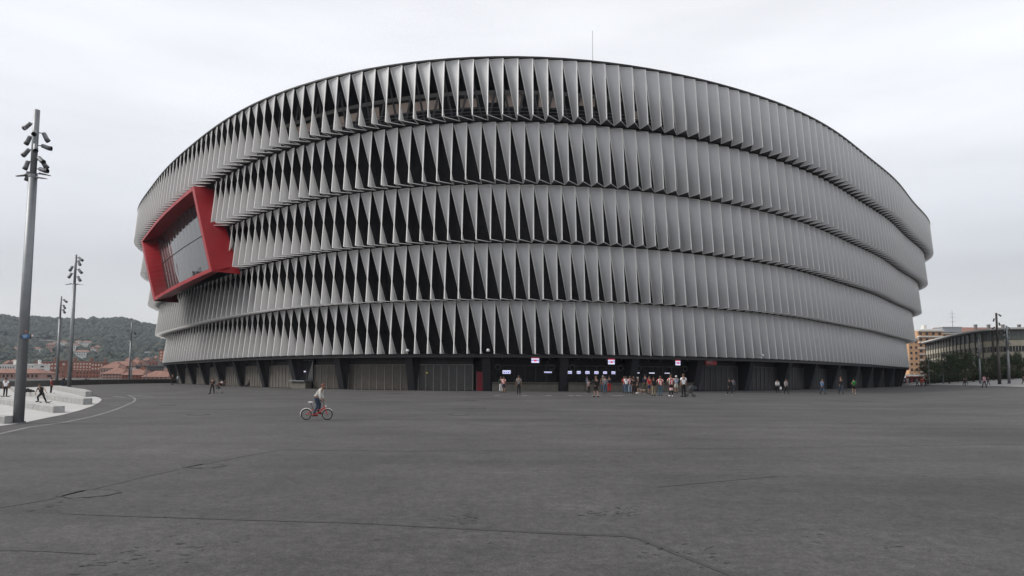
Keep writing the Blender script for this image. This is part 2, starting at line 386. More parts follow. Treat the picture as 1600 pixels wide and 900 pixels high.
def s_px(px, py, o):    # where the sight line meets the ring at offset o; gives (s, z)
    d = ray(px, py); best = None
    for i in range(0, NT, 4):
        s0, s1 = SL[i], SL[min(i + 4, NT)]
        a, b = ring(s0, o, 0), ring(s1 - 1e-6, o, 0)
        ca = d.x * a.y - d.y * a.x; cb = d.x * b.y - d.y * b.x
        if ca * cb <= 0 and a.y > 0:
            f = ca / (ca - cb); p = a.lerp(b, f)
            if best is None or p.y < best[2]: best = (s0 + f * (s1 - s0), EYE + d.z / d.y * p.y, p.y)
    return best[:2] if best else None

STEP = 1.25
TIERS = [(0, 38.9, 31.99, 0.0), (1.25, 31.75, 24.74, .485), (2.5, 24.6, 17.89, .15), (3.75, 17.72, 11.0, .86), (5.0, 10.92, 4.48, .384)]
MULT = [1.0, 1.011, 1.0212, 1.047, 1.0447]
st = empty('stadium', (0, 84, 0), label='oval football stadium with five rings of twisted pale grey fins over a dark glass base', cat='stadium')
ST = lambda mb, name, parent=None, **k_: mb.build(name, parent or st, loc=(-Vector((0, 84, 0)) if parent is None else None), **k_)
KMIN, KMAX = -40, 124
# red window frame, on tiers 2 and 3: corners as (arc length, height) TL TR BR BL
FO, GO = -.5, 1.5
FC_O = ((32.5, 29.3), (75.1, 31.5), (84.8, 16.85), (51.6, 15.2))
FC_I = ((34.5, 28.9), (74.5, 30.85), (83.7, 17.35), (52.6, 15.85))
FC_G = ((35.0, 29.6), (69.4, 30.6), (78.3, 18.2), (49.0, 17.5))
def fs(side, z):
    a, c = (FC_O[0], FC_O[3]) if side < 0 else (FC_O[1], FC_O[2])
    f = (z - c[1]) / (a[1] - c[1]); return c[0] + (a[0] - c[0]) * f
def fin_geo(b, k_, o, zt, zb, mu):
    ob = o - .5; H = zt - zb; n = 8
    E0 = [ring(sk(k_), o + (ob - o) * v / n, zt - H * v / n) for v in range(n + 1)]
    I0t = ring(sk(k_ - .955 * mu), o + .28, zt); I0b = ring(sk(k_ - .04), o + STEP, zb)
    I0 = [I0t.lerp(I0b, v / n) for v in range(n + 1)]
    bw = .085
    def row(v):
        a, c = I0[v], E0[v]; w = (c - a).length; f = min(.45, bw / max(w, .01))
        return [a, a.lerp(c, f), a.lerp(c, .5), a.lerp(c, 1 - f), c]
    rows = [row(v) for v in range(n + 1)]
    base = len(b.v)
    for r_ in rows: b.v += [tuple(q) for q in r_]
    mr, mf = b.mi(M_RIM), b.mi(M_FIN)
    for v in range(n):
        for u in range(4):
            a = base + v * 5 + u; b.sm.append(len(b.f)); b.f.append((a + 5, a + 6, a + 1, a)); b.m.append(mr if u in (0, 3) else mf)
    # raised edge frames
    def bar(p, q, w=.05):
        b.tube([p, q], w, M_RIM, n=4)
    for v in range(0, n, 4): bar(E0[v], E0[v + 4], .068); bar(I0[v], I0[v + 4], .045)
    bar(I0[0], E0[0], .06); bar(I0[n], E0[n], .05)
    J = ring(sk(k_ + .96 * mu), o + STEP, zb)
    bar(E0[n], J, .045)
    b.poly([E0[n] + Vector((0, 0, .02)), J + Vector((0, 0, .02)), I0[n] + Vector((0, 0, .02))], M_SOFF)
    return [E0[0], E0[n], I0[n], I0[0]]
cands = []
for ti, (o, zt, zb, ph) in enumerate(TIERS):
    for i in range(KMIN, KMAX):
        k_ = 39 + MULT[ti] * (i - 39 + ph)
        if ti in (1, 2):
            zm = (zt + zb) / 2; lo, hi = fs(-1, zm), fs(1, zm)
            s_ = sk(k_)
            if lo - .2 < s_ < hi + (.9 if ti == 1 else -.9): continue
        pr4 = [proj(ring(sk(k_), o, zt)), proj(ring(sk(k_), o - .5, zb)), proj(ring(sk(k_), o + 1, zb)), proj(ring(sk(k_ - 1), o, zt))]
        A = abs(sum(pr4[j][0] * pr4[(j + 1) % 4][1] - pr4[(j + 1) % 4][0] * pr4[j][1] for j in range(4))) / 2
        cands.append((A, k_, o, zt, zb, MULT[ti]))
cands.sort(reverse=True)
for A, k_, o, zt, zb, mu in cands[:100]:
    b = MB(); fin_geo(b, k_, o, zt, zb, mu); ST(b, 'facade_fin')
b = MB()
for A, k_, o, zt, zb, mu in cands[100:]: fin_geo(b, k_, o, zt, zb, mu)
ST(b, 'facade_fins', kind='stuff')

def band(b, o0, z0, o1, z1, m, s0=0, s1=None, n=220, thick=0):
    s1 = LTOT if s1 is None else s1
    for i in range(n):
        a, c = s0 + (s1 - s0) * i / n, s0 + (s1 - s0) * (i + 1) / n
        b.poly([ring(a, o0, z0), ring(c, o0, z0), ring(c, o1, z1), ring(a, o1, z1)], m)
# inner black wall behind tiers 2-5, closed shell for the back
for ti, (o, zt, zb, ph) in enumerate(TIERS):
    if ti > 0:
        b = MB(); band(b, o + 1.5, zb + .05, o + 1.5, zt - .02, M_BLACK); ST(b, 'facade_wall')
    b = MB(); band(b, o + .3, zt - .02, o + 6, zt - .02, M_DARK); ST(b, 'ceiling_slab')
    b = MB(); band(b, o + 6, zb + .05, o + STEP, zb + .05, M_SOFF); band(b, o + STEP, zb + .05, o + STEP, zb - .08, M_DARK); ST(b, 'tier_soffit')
# backing wall on the far side where no fins are seen
for o, zt, zb, ph in TIERS:
    b = MB(); band(b, o + .3, zb, o + .3, zt, M_FIN, sk(KMAX) + 6, sk(KMIN) + LTOT - 4, n=120); ST(b, 'rear_facade')
# roof rim and roof
b = MB(); band(b, -.12, 38.98, -.12, 39.16, M_DARK); band(b, -.12, 39.16, .6, 39.16, M_DARK); band(b, .6, 38.98, -.12, 38.98, M_DARK); ST(b, 'roof_rim')
b = MB(); band(b, .6, 39.1, 30, 38.2, mat('roof membrane', (.3, .3, .3), .6)); band(b, 30, 38.2, 30, 36.5, M_DARK); band(b, 30, 36.5, .7, 38.6, M_DARK); ST(b, 'roof')
# top-tier concourse: parapet, rails, lit rear wall panels, trusses
M_BROWN = mat('concourse panel', (.50, .40, .35), .7, noise=.15, nscale=.4)
b = MB(); band(b, 1.3, 31.7, 9, 31.7, M_DARK); ST(b, 'concourse_floor')
b = MB(); band(b, 7, 31.7, 7, 38.5, M_SOFF); ST(b, 'concourse_wall')
random.seed(11)
s = sk(8)
while s < sk(72):
    w = random.choice((1.3, 2.2, 3.4)); z0 = random.choice((33.9, 34.3, 34.8)); z1 = z0 + random.uniform(.9, 1.6)
    if random.random() < .6:
        b = MB(); band(b, 2.9, z0, 2.75, z1, M_BROWN, s, s + w, n=3); ST(b, 'wall_panel')
    s += w + random.uniform(.3, 2.4)
for z in (32.9, 33.3, 33.75):
    b = MB()
    for i in range(240):
        a = sk(-5) + (sk(85) - sk(-5)) * i / 240; c = sk(-5) + (sk(85) - sk(-5)) * (i + 1) / 240
        b.tube([ring(a, 1.9, z), ring(c, 1.9, z)], .05, M_STEEL, n=4, cap=False)
    ST(b, 'railing')
for i in range(-2, 42):
    s = sk(i * 2.1); b = MB()
    b.tube([ring(s, 2.4, 31.7), ring(s + 1.6, 2.4, 38.4)], .14, M_DKSTEEL, n=5)
    b.tube([ring(s + 1.6, 2.4, 38.4), ring(s + 3.2, 2.4, 31.7)], .14, M_DKSTEEL, n=5)
    ST(b, 'roof_strut')
b = MB(); band(b, 2.3, 35.6, 2.3, 36.1, mat('truss beam', (.13, .125, .12), .6), sk(-6), sk(84), n=120); ST(b, 'roof_beam')
# small pale fixtures showing between fins
# mast
b = MB(); m0 = at(926, 97, 120); b.tube([(m0.x, m0.y, 38.6), (m0.x, m0.y, at(926, 48, 120).z)], [.07, .035], M_DKSTEEL, n=6); ST(b, 'antenna_mast')

# ---- red frame
def bil(C_, u, v, o):    # u left-right, v top-bottom
    t = [C_[0][k_] + (C_[1][k_] - C_[0][k_]) * u for k_ in (0, 1)]; b_ = [C_[3][k_] + (C_[2][k_] - C_[3][k_]) * u for k_ in (0, 1)]
    return ring(t[0] + (b_[0] - t[0]) * v, o, t[1] + (b_[1] - t[1]) * v)
lerp = lambda a, c, t: a + (c - a) * t
b = MB(); NU, NVZ = 30, 12
def strip_q(fa, fb, n, m=M_RED):
    for i in range(n): b.poly([fa(i / n), fa((i + 1) / n), fb((i + 1) / n), fb(i / n)], m)
EDG = ((lambda t: (t, 0), NU), (lambda t: (t, 1), NU), (lambda t: (0, t), NVZ), (lambda t: (1, t), NVZ))
BACK = (1.4, 1.7, 2.6, 3.2)
for k_, (e, n) in enumerate(EDG):
    strip_q(lambda t: bil(FC_O, *e(t), FO), lambda t: bil(FC_I, *e(t), FO), n)                 # front rim
    strip_q(lambda t: bil(FC_I, *e(t), FO), lambda t: bil(FC_G, *e(t), GO), n)                 # splayed inner reveal
    if k_ == 3:
        strip_q(lambda t: bil(FC_O, *e(t), FO), lambda t: ring(lerp(FC_O[1][0], FC_O[2][0], t) + .3, lerp(1.9, 2.9, t), lerp(FC_O[1][1], FC_O[2][1], t)), n)
    else: strip_q(lambda t: bil(FC_O, *e(t), FO), lambda t: bil(FC_O, *e(t), BACK[k_]) + (Vector((0, 0, .9)) if k_ == 1 else Vector((0, 0, 0))), n)
fr = ST(b, 'window_frame', label='thick red frame around the large slanted window')
b = MB(); M_JNT = mat('frame joint', (.10, .006, .008), .7)
for f in (.12, .25, .38, .5, .62, .75, .87):
    for v, w in ((0, 0), (1, 1)):
        b.tube([bil(FC_O, f, v, FO - .004), bil(FC_I, f, w, FO - .004)], .014, M_JNT, n=4); b.tube([bil(FC_I, f, v, FO), bil(FC_G, f, v, GO)], .012, M_JNT, n=4)
for f in (.2, .4, .6, .8):
    for u in (0, 1):
        b.tube([bil(FC_O, u, f, FO - .004), bil(FC_I, u, f, FO - .004)], .014, M_JNT, n=4); b.tube([bil(FC_I, u, f, FO), bil(FC_G, u, f, GO)], .012, M_JNT, n=4)
b.build('panel_joints', fr)
b = MB(); NP = 14
for i in range(NP):
    b.poly([bil(FC_G, i / NP, 1, GO), bil(FC_G, (i + 1) / NP, 1, GO), bil(FC_G, (i + 1) / NP, 0, GO), bil(FC_G, i / NP, 0, GO)], M_GLASS)
gl = b.build('window_glass', fr)
b = MB()
for i in range(1, NP): b.tube([bil(FC_G, i / NP, 1, GO - .01), bil(FC_G, i / NP, 0, GO - .01)], .022, M_DKSTEEL, n=4)
for i in range(NP): b.tube([bil(FC_G, i / NP, .5, GO - .02), bil(FC_G, (i + 1) / NP, .5, GO - .02)], .05, M_DKSTEEL, n=4)
b.build('glazing_bars', gl)

# ---- base
BO = 6.6
b = MB(); band(b, BO + .6, 0, BO + .6, 4.5, M_BLACK, n=300); ST(b, 'base_wall')
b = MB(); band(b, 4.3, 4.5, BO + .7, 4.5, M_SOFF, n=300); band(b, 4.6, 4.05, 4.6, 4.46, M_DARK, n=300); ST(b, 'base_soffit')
colx = [535, 644, 761, 879, 986]
cs = [s_px(x, 600, BO - .4)[0] for x in colx]
print('col arcs', [round(c_ - cs[0], 1) for c_ in cs])
# step between columns
stepc = (cs[4] - cs[0]) / 4
cols = [cs[0] - stepc * .98 * i for i in range(1, 13)][::-1] + cs + [cs[4] + stepc * i for i in range(1, 15)]
IC = cols.index(cs[0])
for s in cols:
    b = MB(); hw = .55; ob = BO - .55; ot = 4.9
    b.hexa([ring(s - hw, ob, 0), ring(s + hw, ob, 0), ring(s + hw, BO + .3, 0), ring(s - hw, BO + .3, 0),
            ring(s - hw, ot, 4.46), ring(s + hw, ot, 4.46), ring(s + hw, BO + .3, 4.46), ring(s - hw, BO + .3, 4.46)], M_COL)
    b.hexa([ring(s + hw, BO - .1, 0), ring(s + hw + .3, BO + .2, 0), ring(s + hw + .3, BO + .32, 0), ring(s + hw, BO + .31, 0),
            ring(s + hw, 5.6, 4.4), ring(s + hw + .6, BO + .2, 4.4), ring(s + hw + .6, BO + .32, 4.4), ring(s + hw, BO + .31, 4.4)], M_DARK)
    ST(b, 'column')
M_PANEL = mat('bronze gate panel', (.062, .054, .046), .4, metal=.1, noise=.15, nscale=1.5)
M_PANELG = mat('grey gate panel', (.045, .045, .044), .4, metal=.1, noise=.15, nscale=1.5)
M_PANELL = mat('pale bronze gate panel', (.12, .108, .095), .4, metal=.1, noise=.15, nscale=1.5)
M_MULL = mat('gate mullion', (.20, .19, .175), .5, metal=.2)
M_COUNT = mat('counter concrete', (.105, .097, .083), .85, noise=.12, nscale=1.5)
M_REDDOOR = mat('red door paint', (.17, .006, .014), .45)
def rpanel(b, s0, s1, z0, z1, o, m, th=.06):
    b.hexa([ring(s0, o, z0), ring(s1, o, z0), ring(s1, o + th, z0), ring(s0, o + th, z0), ring(s0, o, z1), ring(s1, o, z1), ring(s1, o + th, z1), ring(s0, o + th, z1)], m)
def gate(s0, s1, n, m=M_PANEL, top=3.15, o=BO - .05, fm=None):
    fm = fm or M_MULL
    bb = MB(); rpanel(bb, s0, s1, top + .02, 4.4, o + .25, M_DARK); scr = ST(bb, 'gate_screen')
    for i in range(n):
        a = lerp(s0, s1, i / n); c = lerp(s0, s1, (i + 1) / n)
        q = MB(); rpanel(q, a + .05, c - .05, .06, top - .03, o + .06, m); q.build('gate_leaf', scr)
    q = MB()
    for i in range(n + 1):
        a = lerp(s0, s1, i / n); rpanel(q, a - .045, a + .045, .0, top, o, fm, .1)
    rpanel(q, s0, s1, top, top + .09, o - .01, fm, .12)
    q.build('gate_frame', scr); return scr
def bay(i): return cols[i] + .75, cols[i + 1] - .7
for i in range(0, IC - 1):
    a, c = bay(i); gate(a + .5, c + .1, 8 if i > IC - 5 else 6, m=M_PANELL, o=BO - .3)
# bay left of column IC : small kiosk then gates
a, c = bay(IC - 1)
def ring_lamp(s, z, r=.34, o=BO - .1, parent=None):
    q = MB(); n = 20; P = [ring(s + r * 1.15 * cos(2 * pi * j / n), o, z + r * sin(2 * pi * j / n)) for j in range(n)]
    for j in range(n): q.tube([P[j], P[(j + 1) % n]], .04, M_DKSTEEL, n=5, cap=False)
    ST(q, 'round_vent')
def screen(s, z, w, h, o=BO - .12, style=0):
    q = MB(); rpanel(q, s - w / 2, s + w / 2, z - h / 2, z + h / 2, o, M_SCREEN, .08); scr = ST(q, 'display_screen')
    if style == 0:
        q = MB()
        for j in range(3):
            rpanel(q, s - w * .5 + w * .1 + j * w * .28, s - w * .5 + w * .1 + j * w * .28 + w * .2, z - h * .2 * (1 if j % 2 else 1.6), z + h * .05, o - .02, M_SCRBLUE, .015)
        q.build('screen_writing', scr)
    elif style == 1:
        q = MB(); rpanel(q, s - w / 2, s + w / 2, z + h * .5, z + h * .72, o - .02, M_SCRRED, .09)
        n = 14; rr = h * .28
        q.poly([ring(s + rr * 1.5 * cos(2 * pi * j / n), o - .02, z + .0 + rr * .7 * sin(2 * pi * j / n)) for j in range(n)], M_SCRRED)
        rpanel(q, s - w / 2, s + w / 2, z - h * .06, z + h * .12, o - .01, M_SCRBLUE, .015)
        q.build('screen_emblem', scr)
    return scr
def sp(px): return s_px(px, 590, BO)[0]
kz = sp(490)
q = MB(); rpanel(q, sp(467), sp(488), 0, .98, BO - 1.0, M_COUNT, .9); rpanel(q, sp(464), sp(488.5), .98, 1.12, BO - 1.25, M_STEEL, 1.2); ST(q, 'ticket_counter')
q = MB(); rpanel(q, sp(465), kz, 1.1, 4.0, BO - .1, M_GLASS, .06); kw = ST(q, 'kiosk_window')
q = MB()
for x in (472.5, 480.5, 490): rpanel(q, sp(x) - .05, sp(x) + .05, 1.1, 4.0, BO - .16, M_DKSTEEL, .06)
rpanel(q, sp(465), kz, 3.85, 3.95, BO - .16, M_STEEL, .05); q.build('glazing_bars', kw)
screen(sp(469), 2.35, .45, .20, style=2); screen(sp(477), 2.35, .45, .20, style=2)
gate(kz + .1, c, 4, o=BO)
# framed gates
a, c = bay(IC); gate(a, c, 8)
a, c = bay(IC + 1); sd_ = sp(739)
gate(a, sd_, 7, m=M_PANELG)
q = MB(); rpanel(q, sp(745), c + .1, 0, 2.35, BO - .1, M_REDDOOR, .08); dr = ST(q, 'red_door', label='dark red door beside the last gate'); 
q = MB(); rpanel(q, sp(745) - .06, sp(745), 0, 2.42, BO - .14, M_DKSTEEL, .1); rpanel(q, c + .1, c + .16, 0, 3.1, BO - .14, M_MULL, .1); q.build('door_frame', dr)
q = MB(); rpanel(q, sp(666), sp(669), 2.1, 2.28, BO - .12, mat('yellow notice', (.6, .5, .1), .6), .02); ST(q, 'notice')
# ticket windows
for j, (i0, screens) in enumerate(((IC + 2, [(791.5, 1.15, .42, 0), (856, 1.1, .16, 0)]), (IC + 3, [(890, .6, .34, 0), (904, .55, .34, 0), (917.5, .6, .34, 0), (931.5, .6, .34, 0), (945, .55, .3, 0), (958, .55, .34, 0)]),
                                   (IC + 4, [(996, .55, .12, 2), (1018, .9, .12, 2), (1042, .85, .1, 2)]))):
    a, c = bay(i0)
    q = MB(); rpanel(q, a, c, 0, 1.0, BO - .75, M_COUNT, .8); rpanel(q, a, c, 1.0, 1.08, BO - .95, M_COUNT, 1.1); ST(q, 'ticket_counter')
    q = MB(); rpanel(q, a, c, 1.08, 4.4, BO, M_BLACK, .06); w_ = ST(q, 'ticket_window')
    q = MB()
    for t in range(1, 6): rpanel(q, lerp(a, c, t / 6) - .03, lerp(a, c, t / 6) + .03, 1.08, 3.1, BO - .05, M_DARK, .05)
    rpanel(q, a, c, 3.1, 3.2, BO - .05, M_DARK, .05); q.build('glazing_bars', w_)
    for x, w, h, stl in screens: screen(sp(x), 2.33, w, h, style=stl)
    ring_lamp(a + .75, 2.95); ring_lamp(c - .75, 2.93)
    for t in (.15, .35, .6, .85):
        q = MB(); p = ring(lerp(a, c, t), BO - 1.2, 4.0); q.tube([p, p + Vector((0, 0, .4))], .04, M_STEEL, n=5); q.tube([p, p + Vector((.1, -.12, -.14))], [.05, .08], M_DKSTEEL, n=6); ST(q, 'spotlight')
screen(sp(834), 3.72, 1.05, .55, o=4.9, style=1); screen(sp(946.5), 3.62, .95, .55, o=4.9, style=1); screen(sp(1046), 3.62, .8, .55, o=4.9, style=1)
q = MB(); rpanel(q, sp(765), sp(769), 1.95, 2.2, BO - .1, M_STEEL, .03); ST(q, 'notice')
for i in range(IC + 5, len(cols) - 1):
    a, c = bay(i); gate(a + .6, c - .6, 7, m=M_DARK, top=3.3, fm=M_DKSTEEL)
q = MB(); s_a, s_b = sp(1086), sp(1103); rpanel(q, s_a, s_b, 3.45, 4.3, 4.75, M_REDDOOR, .08); sg = ST(q, 'red_sign')
q = MB()
for zz, ww in ((4.0, .55), (3.85, .45), (3.72, .35)): rpanel(q, s_a + .25, s_a + .25 + (s_b - s_a) * ww, zz, zz + .05, 4.72, M_MULL, .02)
q.build('sign_writing', sg)
# gate number 07 above a left gate
def digits(txt, s, z, h, o, parent=None):
    q = MB(); w = h * .5
    SEG = {'0': [(0, 0, 1, 0), (1, 0, 1, 1), (1, 1, 0, 1), (0, 1, 0, 0)], '7': [(0, 1, 1, 1), (1, 1, .3, 0)]}
    for ch in txt:
        for x0, z0, x1, z1 in SEG[ch]:
            q.tube([ring(s + x0 * w + z0 * .1, o, z + z0 * h), ring(s + x1 * w + z1 * .1, o, z + z1 * h)], .035, M_MULL, n=4)
        s += w * 1.5
    return ST(q, 'gate_number')
digits('07', sp(425.5), 3.45, .6, BO - .2)
# security cameras on the lower fin edge
for x, z in ((763, 4.62), (638, 4.6), (1188, 4.62)):
    s_ = s_px(x, 550, 3.3)[0]; q = MB(); p = ring(s_, 3.0, z + .22); q.ball(p, .2, mat('camera dome', (.6, .6, .6), .3), 10, 8); q.tube([p, ring(s_, 3.6, z + .3)], .05, M_STEEL, n=6); ST(q, 'dome_camera')

# ------------------------------------------------------------------ benches
def bench(corners, h, label):
    fr_, br_, mids = gnd(*corners[0]), gnd(*corners[1]), [gnd(*c_) for c_ in corners[2:]]
    path = [fr_] + mids
    w0 = (br_ - fr_); W = w0.length
    rows = []
    for i, p in enumerate(path):
        d = (path[min(i + 1, len(path) - 1)] - path[max(i - 1, 0)]).normalized(); n = Vector((d.y, -d.x, 0))
        if n.dot(w0) < 0: n = -n
        q = p + (w0 if i == 0 else n * W); rows.append((p, q))
    org = fr_; o = empty('bench', org, label=label, cat='bench', group='long concrete benches of the skate plaza')
    b = MB(); Z = Vector((0, 0, 1)); bv = .025
    for (p, q), (p2, q2) in zip(rows[:-1], rows[1:]):
        p, q, p2, q2 = (x - org for x in (p, q, p2, q2))
        i1 = (q - p).normalized() * bv; i2 = (q2 - p2).normalized() * bv
        b.poly([p, p + Z * (h - bv), p2 + Z * (h - bv), p2], M_BENCH); b.poly([q2, q2 + Z * (h - bv), q + Z * (h - bv), q], M_BENCH)
        b.poly([p + Z * (h - bv), p + Z * h + i1, p2 + Z * h + i2, p2 + Z * (h - bv)], M_BENCH)
        b.poly([q2 + Z * (h - bv), q2 + Z * h - i2, q + Z * h - i1, q + Z * (h - bv)], M_BENCH)
        b.poly([p + Z * h + i1, q + Z * h - i1, q2 + Z * h - i2, p2 + Z * h + i2], M_BENCH)
    for (p, q), s_ in ((rows[0], 1), (rows[-1], -1)):
        p, q = p - org, q - org; i1 = (q - p).normalized() * bv
        b.poly([p, q, q + Z * (h - bv), q + Z * h - i1, p + Z * h + i1, p + Z * (h - bv)], M_BENCH)
    b.build('bench_block', o)
    # joints
    b = MB()
    for i in range(len(rows) - 1):
        (p, q), (p2, q2) = rows[i], rows[i + 1]; L_ = (p2 - p).length; nj = max(1, int(L_ / 2.2))
        for j in range(1, nj):
            a = p.lerp(p2, j / nj) - org; c_ = q.lerp(q2, j / nj) - org; dd = (p2 - p).normalized() * .012; e = (q - p).normalized() * .003
            b.hexa([a - dd - e, a + dd - e, c_ + dd + e, c_ - dd + e, a - dd - e + Z * (h + .003), a + dd - e + Z * (h + .003), c_ + dd + e + Z * (h + .003), c_ - dd + e + Z * (h + .003)], M_WALLC)
    if b.v: b.build('joint', o)
bench([(133.4, 620.4), (144, 619.9), (115, 615.5), (95, 611.5), (80, 608)], .42, 'farthest low concrete bench, ending beside the asphalt behind the boy in maroon')
bench([(129.7, 632.9), (144, 632), (105, 629.5), (80, 625.5), (53, 621), (35, 617.5), (22, 613.5), (16, 609)], .36, 'long curving concrete bench right behind the skateboarder, second farthest')
bench([(82.9, 645.7), (101, 645), (60, 641.8), (38, 638), (0, 631.5), (-60, 622)], .30, 'concrete bench just in front of the skateboarder, passing behind the big pole')
bench([(6.4, 663), (20.7, 661.8), (-60, 659), (-160, 652)], .27, 'nearest concrete bench, cut by the left edge beside the foot of the big pole')
# ------------------------------------------------------------------ parapet wall
wpts = [gnd(-330, 618), gnd(-100, 612), gnd(0, 607.2), gnd(50, 604.7), gnd(100, 602.3), gnd(150, 600.7), gnd(200, 599.6), gnd(262, 598.4), gnd(300, 597.8)]
b = MB()
for a, c in zip(wpts[:-1], wpts[1:]):
    d = (c - a).normalized(); n = Vector((-d.y, d.x, 0)) * .35
    b.hexa([a, c, c + n, a + n, a + Vector((0, 0, .78)), c + Vector((0, 0, .78)), c + n + Vector((0, 0, .78)), a + n + Vector((0, 0, .78))], M_WALLC)
w_o = b.build('parapet_wall', label='long low grey concrete parapet wall between the asphalt and the town', cat='wall')
b = MB()
for a, c in zip(wpts[:-1], wpts[1:]):
    d = (c - a).normalized(); n = Vector((-d.y, d.x, 0)); e = n * -.05; f = n * .4
    b.hexa([a + e + Vector((0, 0, .783)), c + e + Vector((0, 0, .783)), c + f + Vector((0, 0, .783)), a + f + Vector((0, 0, .783)),
            a + e + Vector((0, 0, .9)), c + e + Vector((0, 0, .9)), c + f + Vector((0, 0, .9)), a + f + Vector((0, 0, .9))], mat('coping stone', (.2, .195, .185), .9, noise=.2, nscale=1))
b.build('coping', w_o)

# ------------------------------------------------------------------ light poles
def spot_mb(m=M_STEEL):
    b = MB(); b.tube([(0, 0, 0), (0, -.32, 0)], [.10, .11], m, n=12); b.tube([(0, -.31, 0), (0, -.43, .03)], [.115, .115], M_DKSTEEL, n=12, cap=False)
    b.tube([(0, .04, 0), (0, .0, 0)], [.07, .10], m, n=12); b.poly([(.10 * cos(2 * pi * j / 12), -.325, .10 * sin(2 * pi * j / 12)) for j in range(12)], M_GLASS); return b
SPOT = None
def pole(base, H, r0, spots, arms, label, grp, split=.22, mt=M_STEEL, head=1.0):
    o = empty('lamp_post', base, label=label, cat='lamp post', group=grp)
    b = MB(); zc = H * (1 - split)
    b.tube([(0, 0, 0), (0, 0, zc)], [r0, r0 * .82], mt, n=18); b.build('lower_shaft', o, smooth=True)
    b = MB(); b.tube([(0, 0, zc - .02), (0, 0, H)], [r0 * .62, r0 * .60], mt, n=16); b.build('upper_shaft', o, smooth=True)
    b = MB(); b.tube([(0, 0, zc - .08), (0, 0, zc + .04)], [r0 * .86, r0 * .84], mt, n=18); b.build('collar', o)
    b = MB(); b.tube([(0, 0, .0), (0, 0, .03)], r0 * 1.45, mt, n=18)
    for j in range(6): b.tube([(r0 * 1.25 * cos(j), r0 * 1.25 * sin(j), .03), (r0 * 1.25 * cos(j), r0 * 1.25 * sin(j), .07)], .02, M_DKSTEEL, n=6)
    b.build('base_plate', o)
    for (zf, az, tilt) in spots:
        z = zc + (H - zc) * zf; a = radians(az); dx, dy = sin(a), cos(a); rr = r0 * .6
        sb = spot_mb(mt); sb.tube([(0, .02, .0), (0, .02, .0001)], .01, mt, n=4)
        s_ = sb.build('spotlight', o, smooth=False); s_.location = (dx * (rr + .2 * head), dy * (rr + .2 * head), z); s_.rotation_euler = (radians(tilt), 0, pi - a + pi * 0 + 0); s_.scale = (head, head, head)
        q = MB(); q.tube([(dx * rr * .9, dy * rr * .9, z), (dx * (rr + .16 * head), dy * (rr + .16 * head), z)], .022 * head, M_DKSTEEL, n=6); q.build('bracket', o)
    for (zf, az) in arms:
        z = zc + (H - zc) * zf; a = radians(az); d = Vector((sin(a), cos(a), 0)); n = Vector((d.y, -d.x, 0)); rr = r0 * .6
        q = MB(); p = Vector((0, 0, z)) + d * rr * .8; q.tube([p, p + d * .25 * head], .03 * head, M_DKSTEEL, n=6); q.build('bracket', o)
        q = MB(); p = p + d * .2 * head; L_ = .48 * head; w = .15 * head; up = Vector((0, 0, .05 * head)); e = Vector((0, 0, -.06 * head))
        q.hexa([p - n * w, p + d * L_ - n * w * .6 + e, p + d * L_ + n * w * .6 + e, p + n * w, p - n * w * .8 + up, p + d * L_ * .98 - n * w * .5 + up * .2 + e, p + d * L_ * .98 + n * w * .5 + up * .2 + e, p + n * w * .8 + up], M_DKSTEEL)
        q.build('lamp_head', o)
    return o
GP = 'tubular lamp posts around the plaza'
def top_z(bx, by, tx, ty):
    p = gnd(bx, by); d = ray(tx, ty); return p, EYE + d.z / d.y * p.y - p.z
p, H = top_z(28.5, 661.5, 57, 172)
SPT = [(.80, -80, 35), (.60, -75, 60), (.40, -80, 45), (.22, -80, 70), (.06, -70, 80), (.66, 60, 65), (.64, 150, 40), (.46, 80, 20), (.44, 140, 60), (.26, 110, 40), (.24, 70, 60), (.10, 95, 20)]
pole(p, H, .165, SPT, [(.0, -95), (.03, 80), (-.04, 100)], 'tallest, nearest grey lamp post with a cluster of spotlights and a blue oval sign', GP, split=.215, head=.72)
P1 = p
p, H = top_z(107.5, 608.5, 118, 398)
pole(p, H, .22, [(.9, 100, 40), (.78, 110, 60), (.6, -80, 60), (.5, 95, 50), (.36, -90, 60), (.25, 100, 60)], [(.0, -90), (-.01, 90)], 'second tallest grey lamp post, standing at the far end of the plaza benches', GP, split=.22, head=1.45)
p, H = top_z(88, 602.8, 94.5, 463)
pole(p, H, .21, [(.85, 90, 40), (.6, 95, 60), (.4, 95, 60)], [(-.05, 90)], 'slim grey lamp post close to the left of the second tallest one', GP, split=.25, head=1.5)
p, H = top_z(201.5, 599.2, 204.5, 504)
pole(p, H, .2, [(.55, 90, 70), (.5, 60, 50)], [], 'thin grey lamp post standing against the parapet wall', GP, split=.3, head=1.6)
def far_pole(bx, Y, ty, label, r=.12, mt=M_STEEL, head='disc', by=None):
    q = at(bx, by or 593, Y); zt = at(bx + 1, ty, Y).z; base = Vector((q.x, q.y, terr(q.x, q.y)))
    o = empty('lamp_post', base, label=label, cat='lamp post'); H_ = zt - base.z
    b = MB(); b.tube([(0, 0, 0), (0, 0, H_)], [r, r * .5], mt, n=8); b.build('shaft', o)
    b = MB()
    if head == 'disc': b.tube([(0, 0, H_), (0, 0, H_ + .3)], [.9, .3], mt, n=12)
    elif head == 'arm': b.box((.9, 0, H_), (2.0, .3, .16), mt)
    else: b.box((0, 0, H_), (.4, .4, .6), mt)
    b.build('lamp_head', o)
far_pole(228.5, 190, 551, 'very thin street lamp with a disc head beyond the parapet wall')
far_pole(205, 150, 560, 'short pale pole with a white banner beyond the wall, beside the thin lamp post', r=.18, head='box')
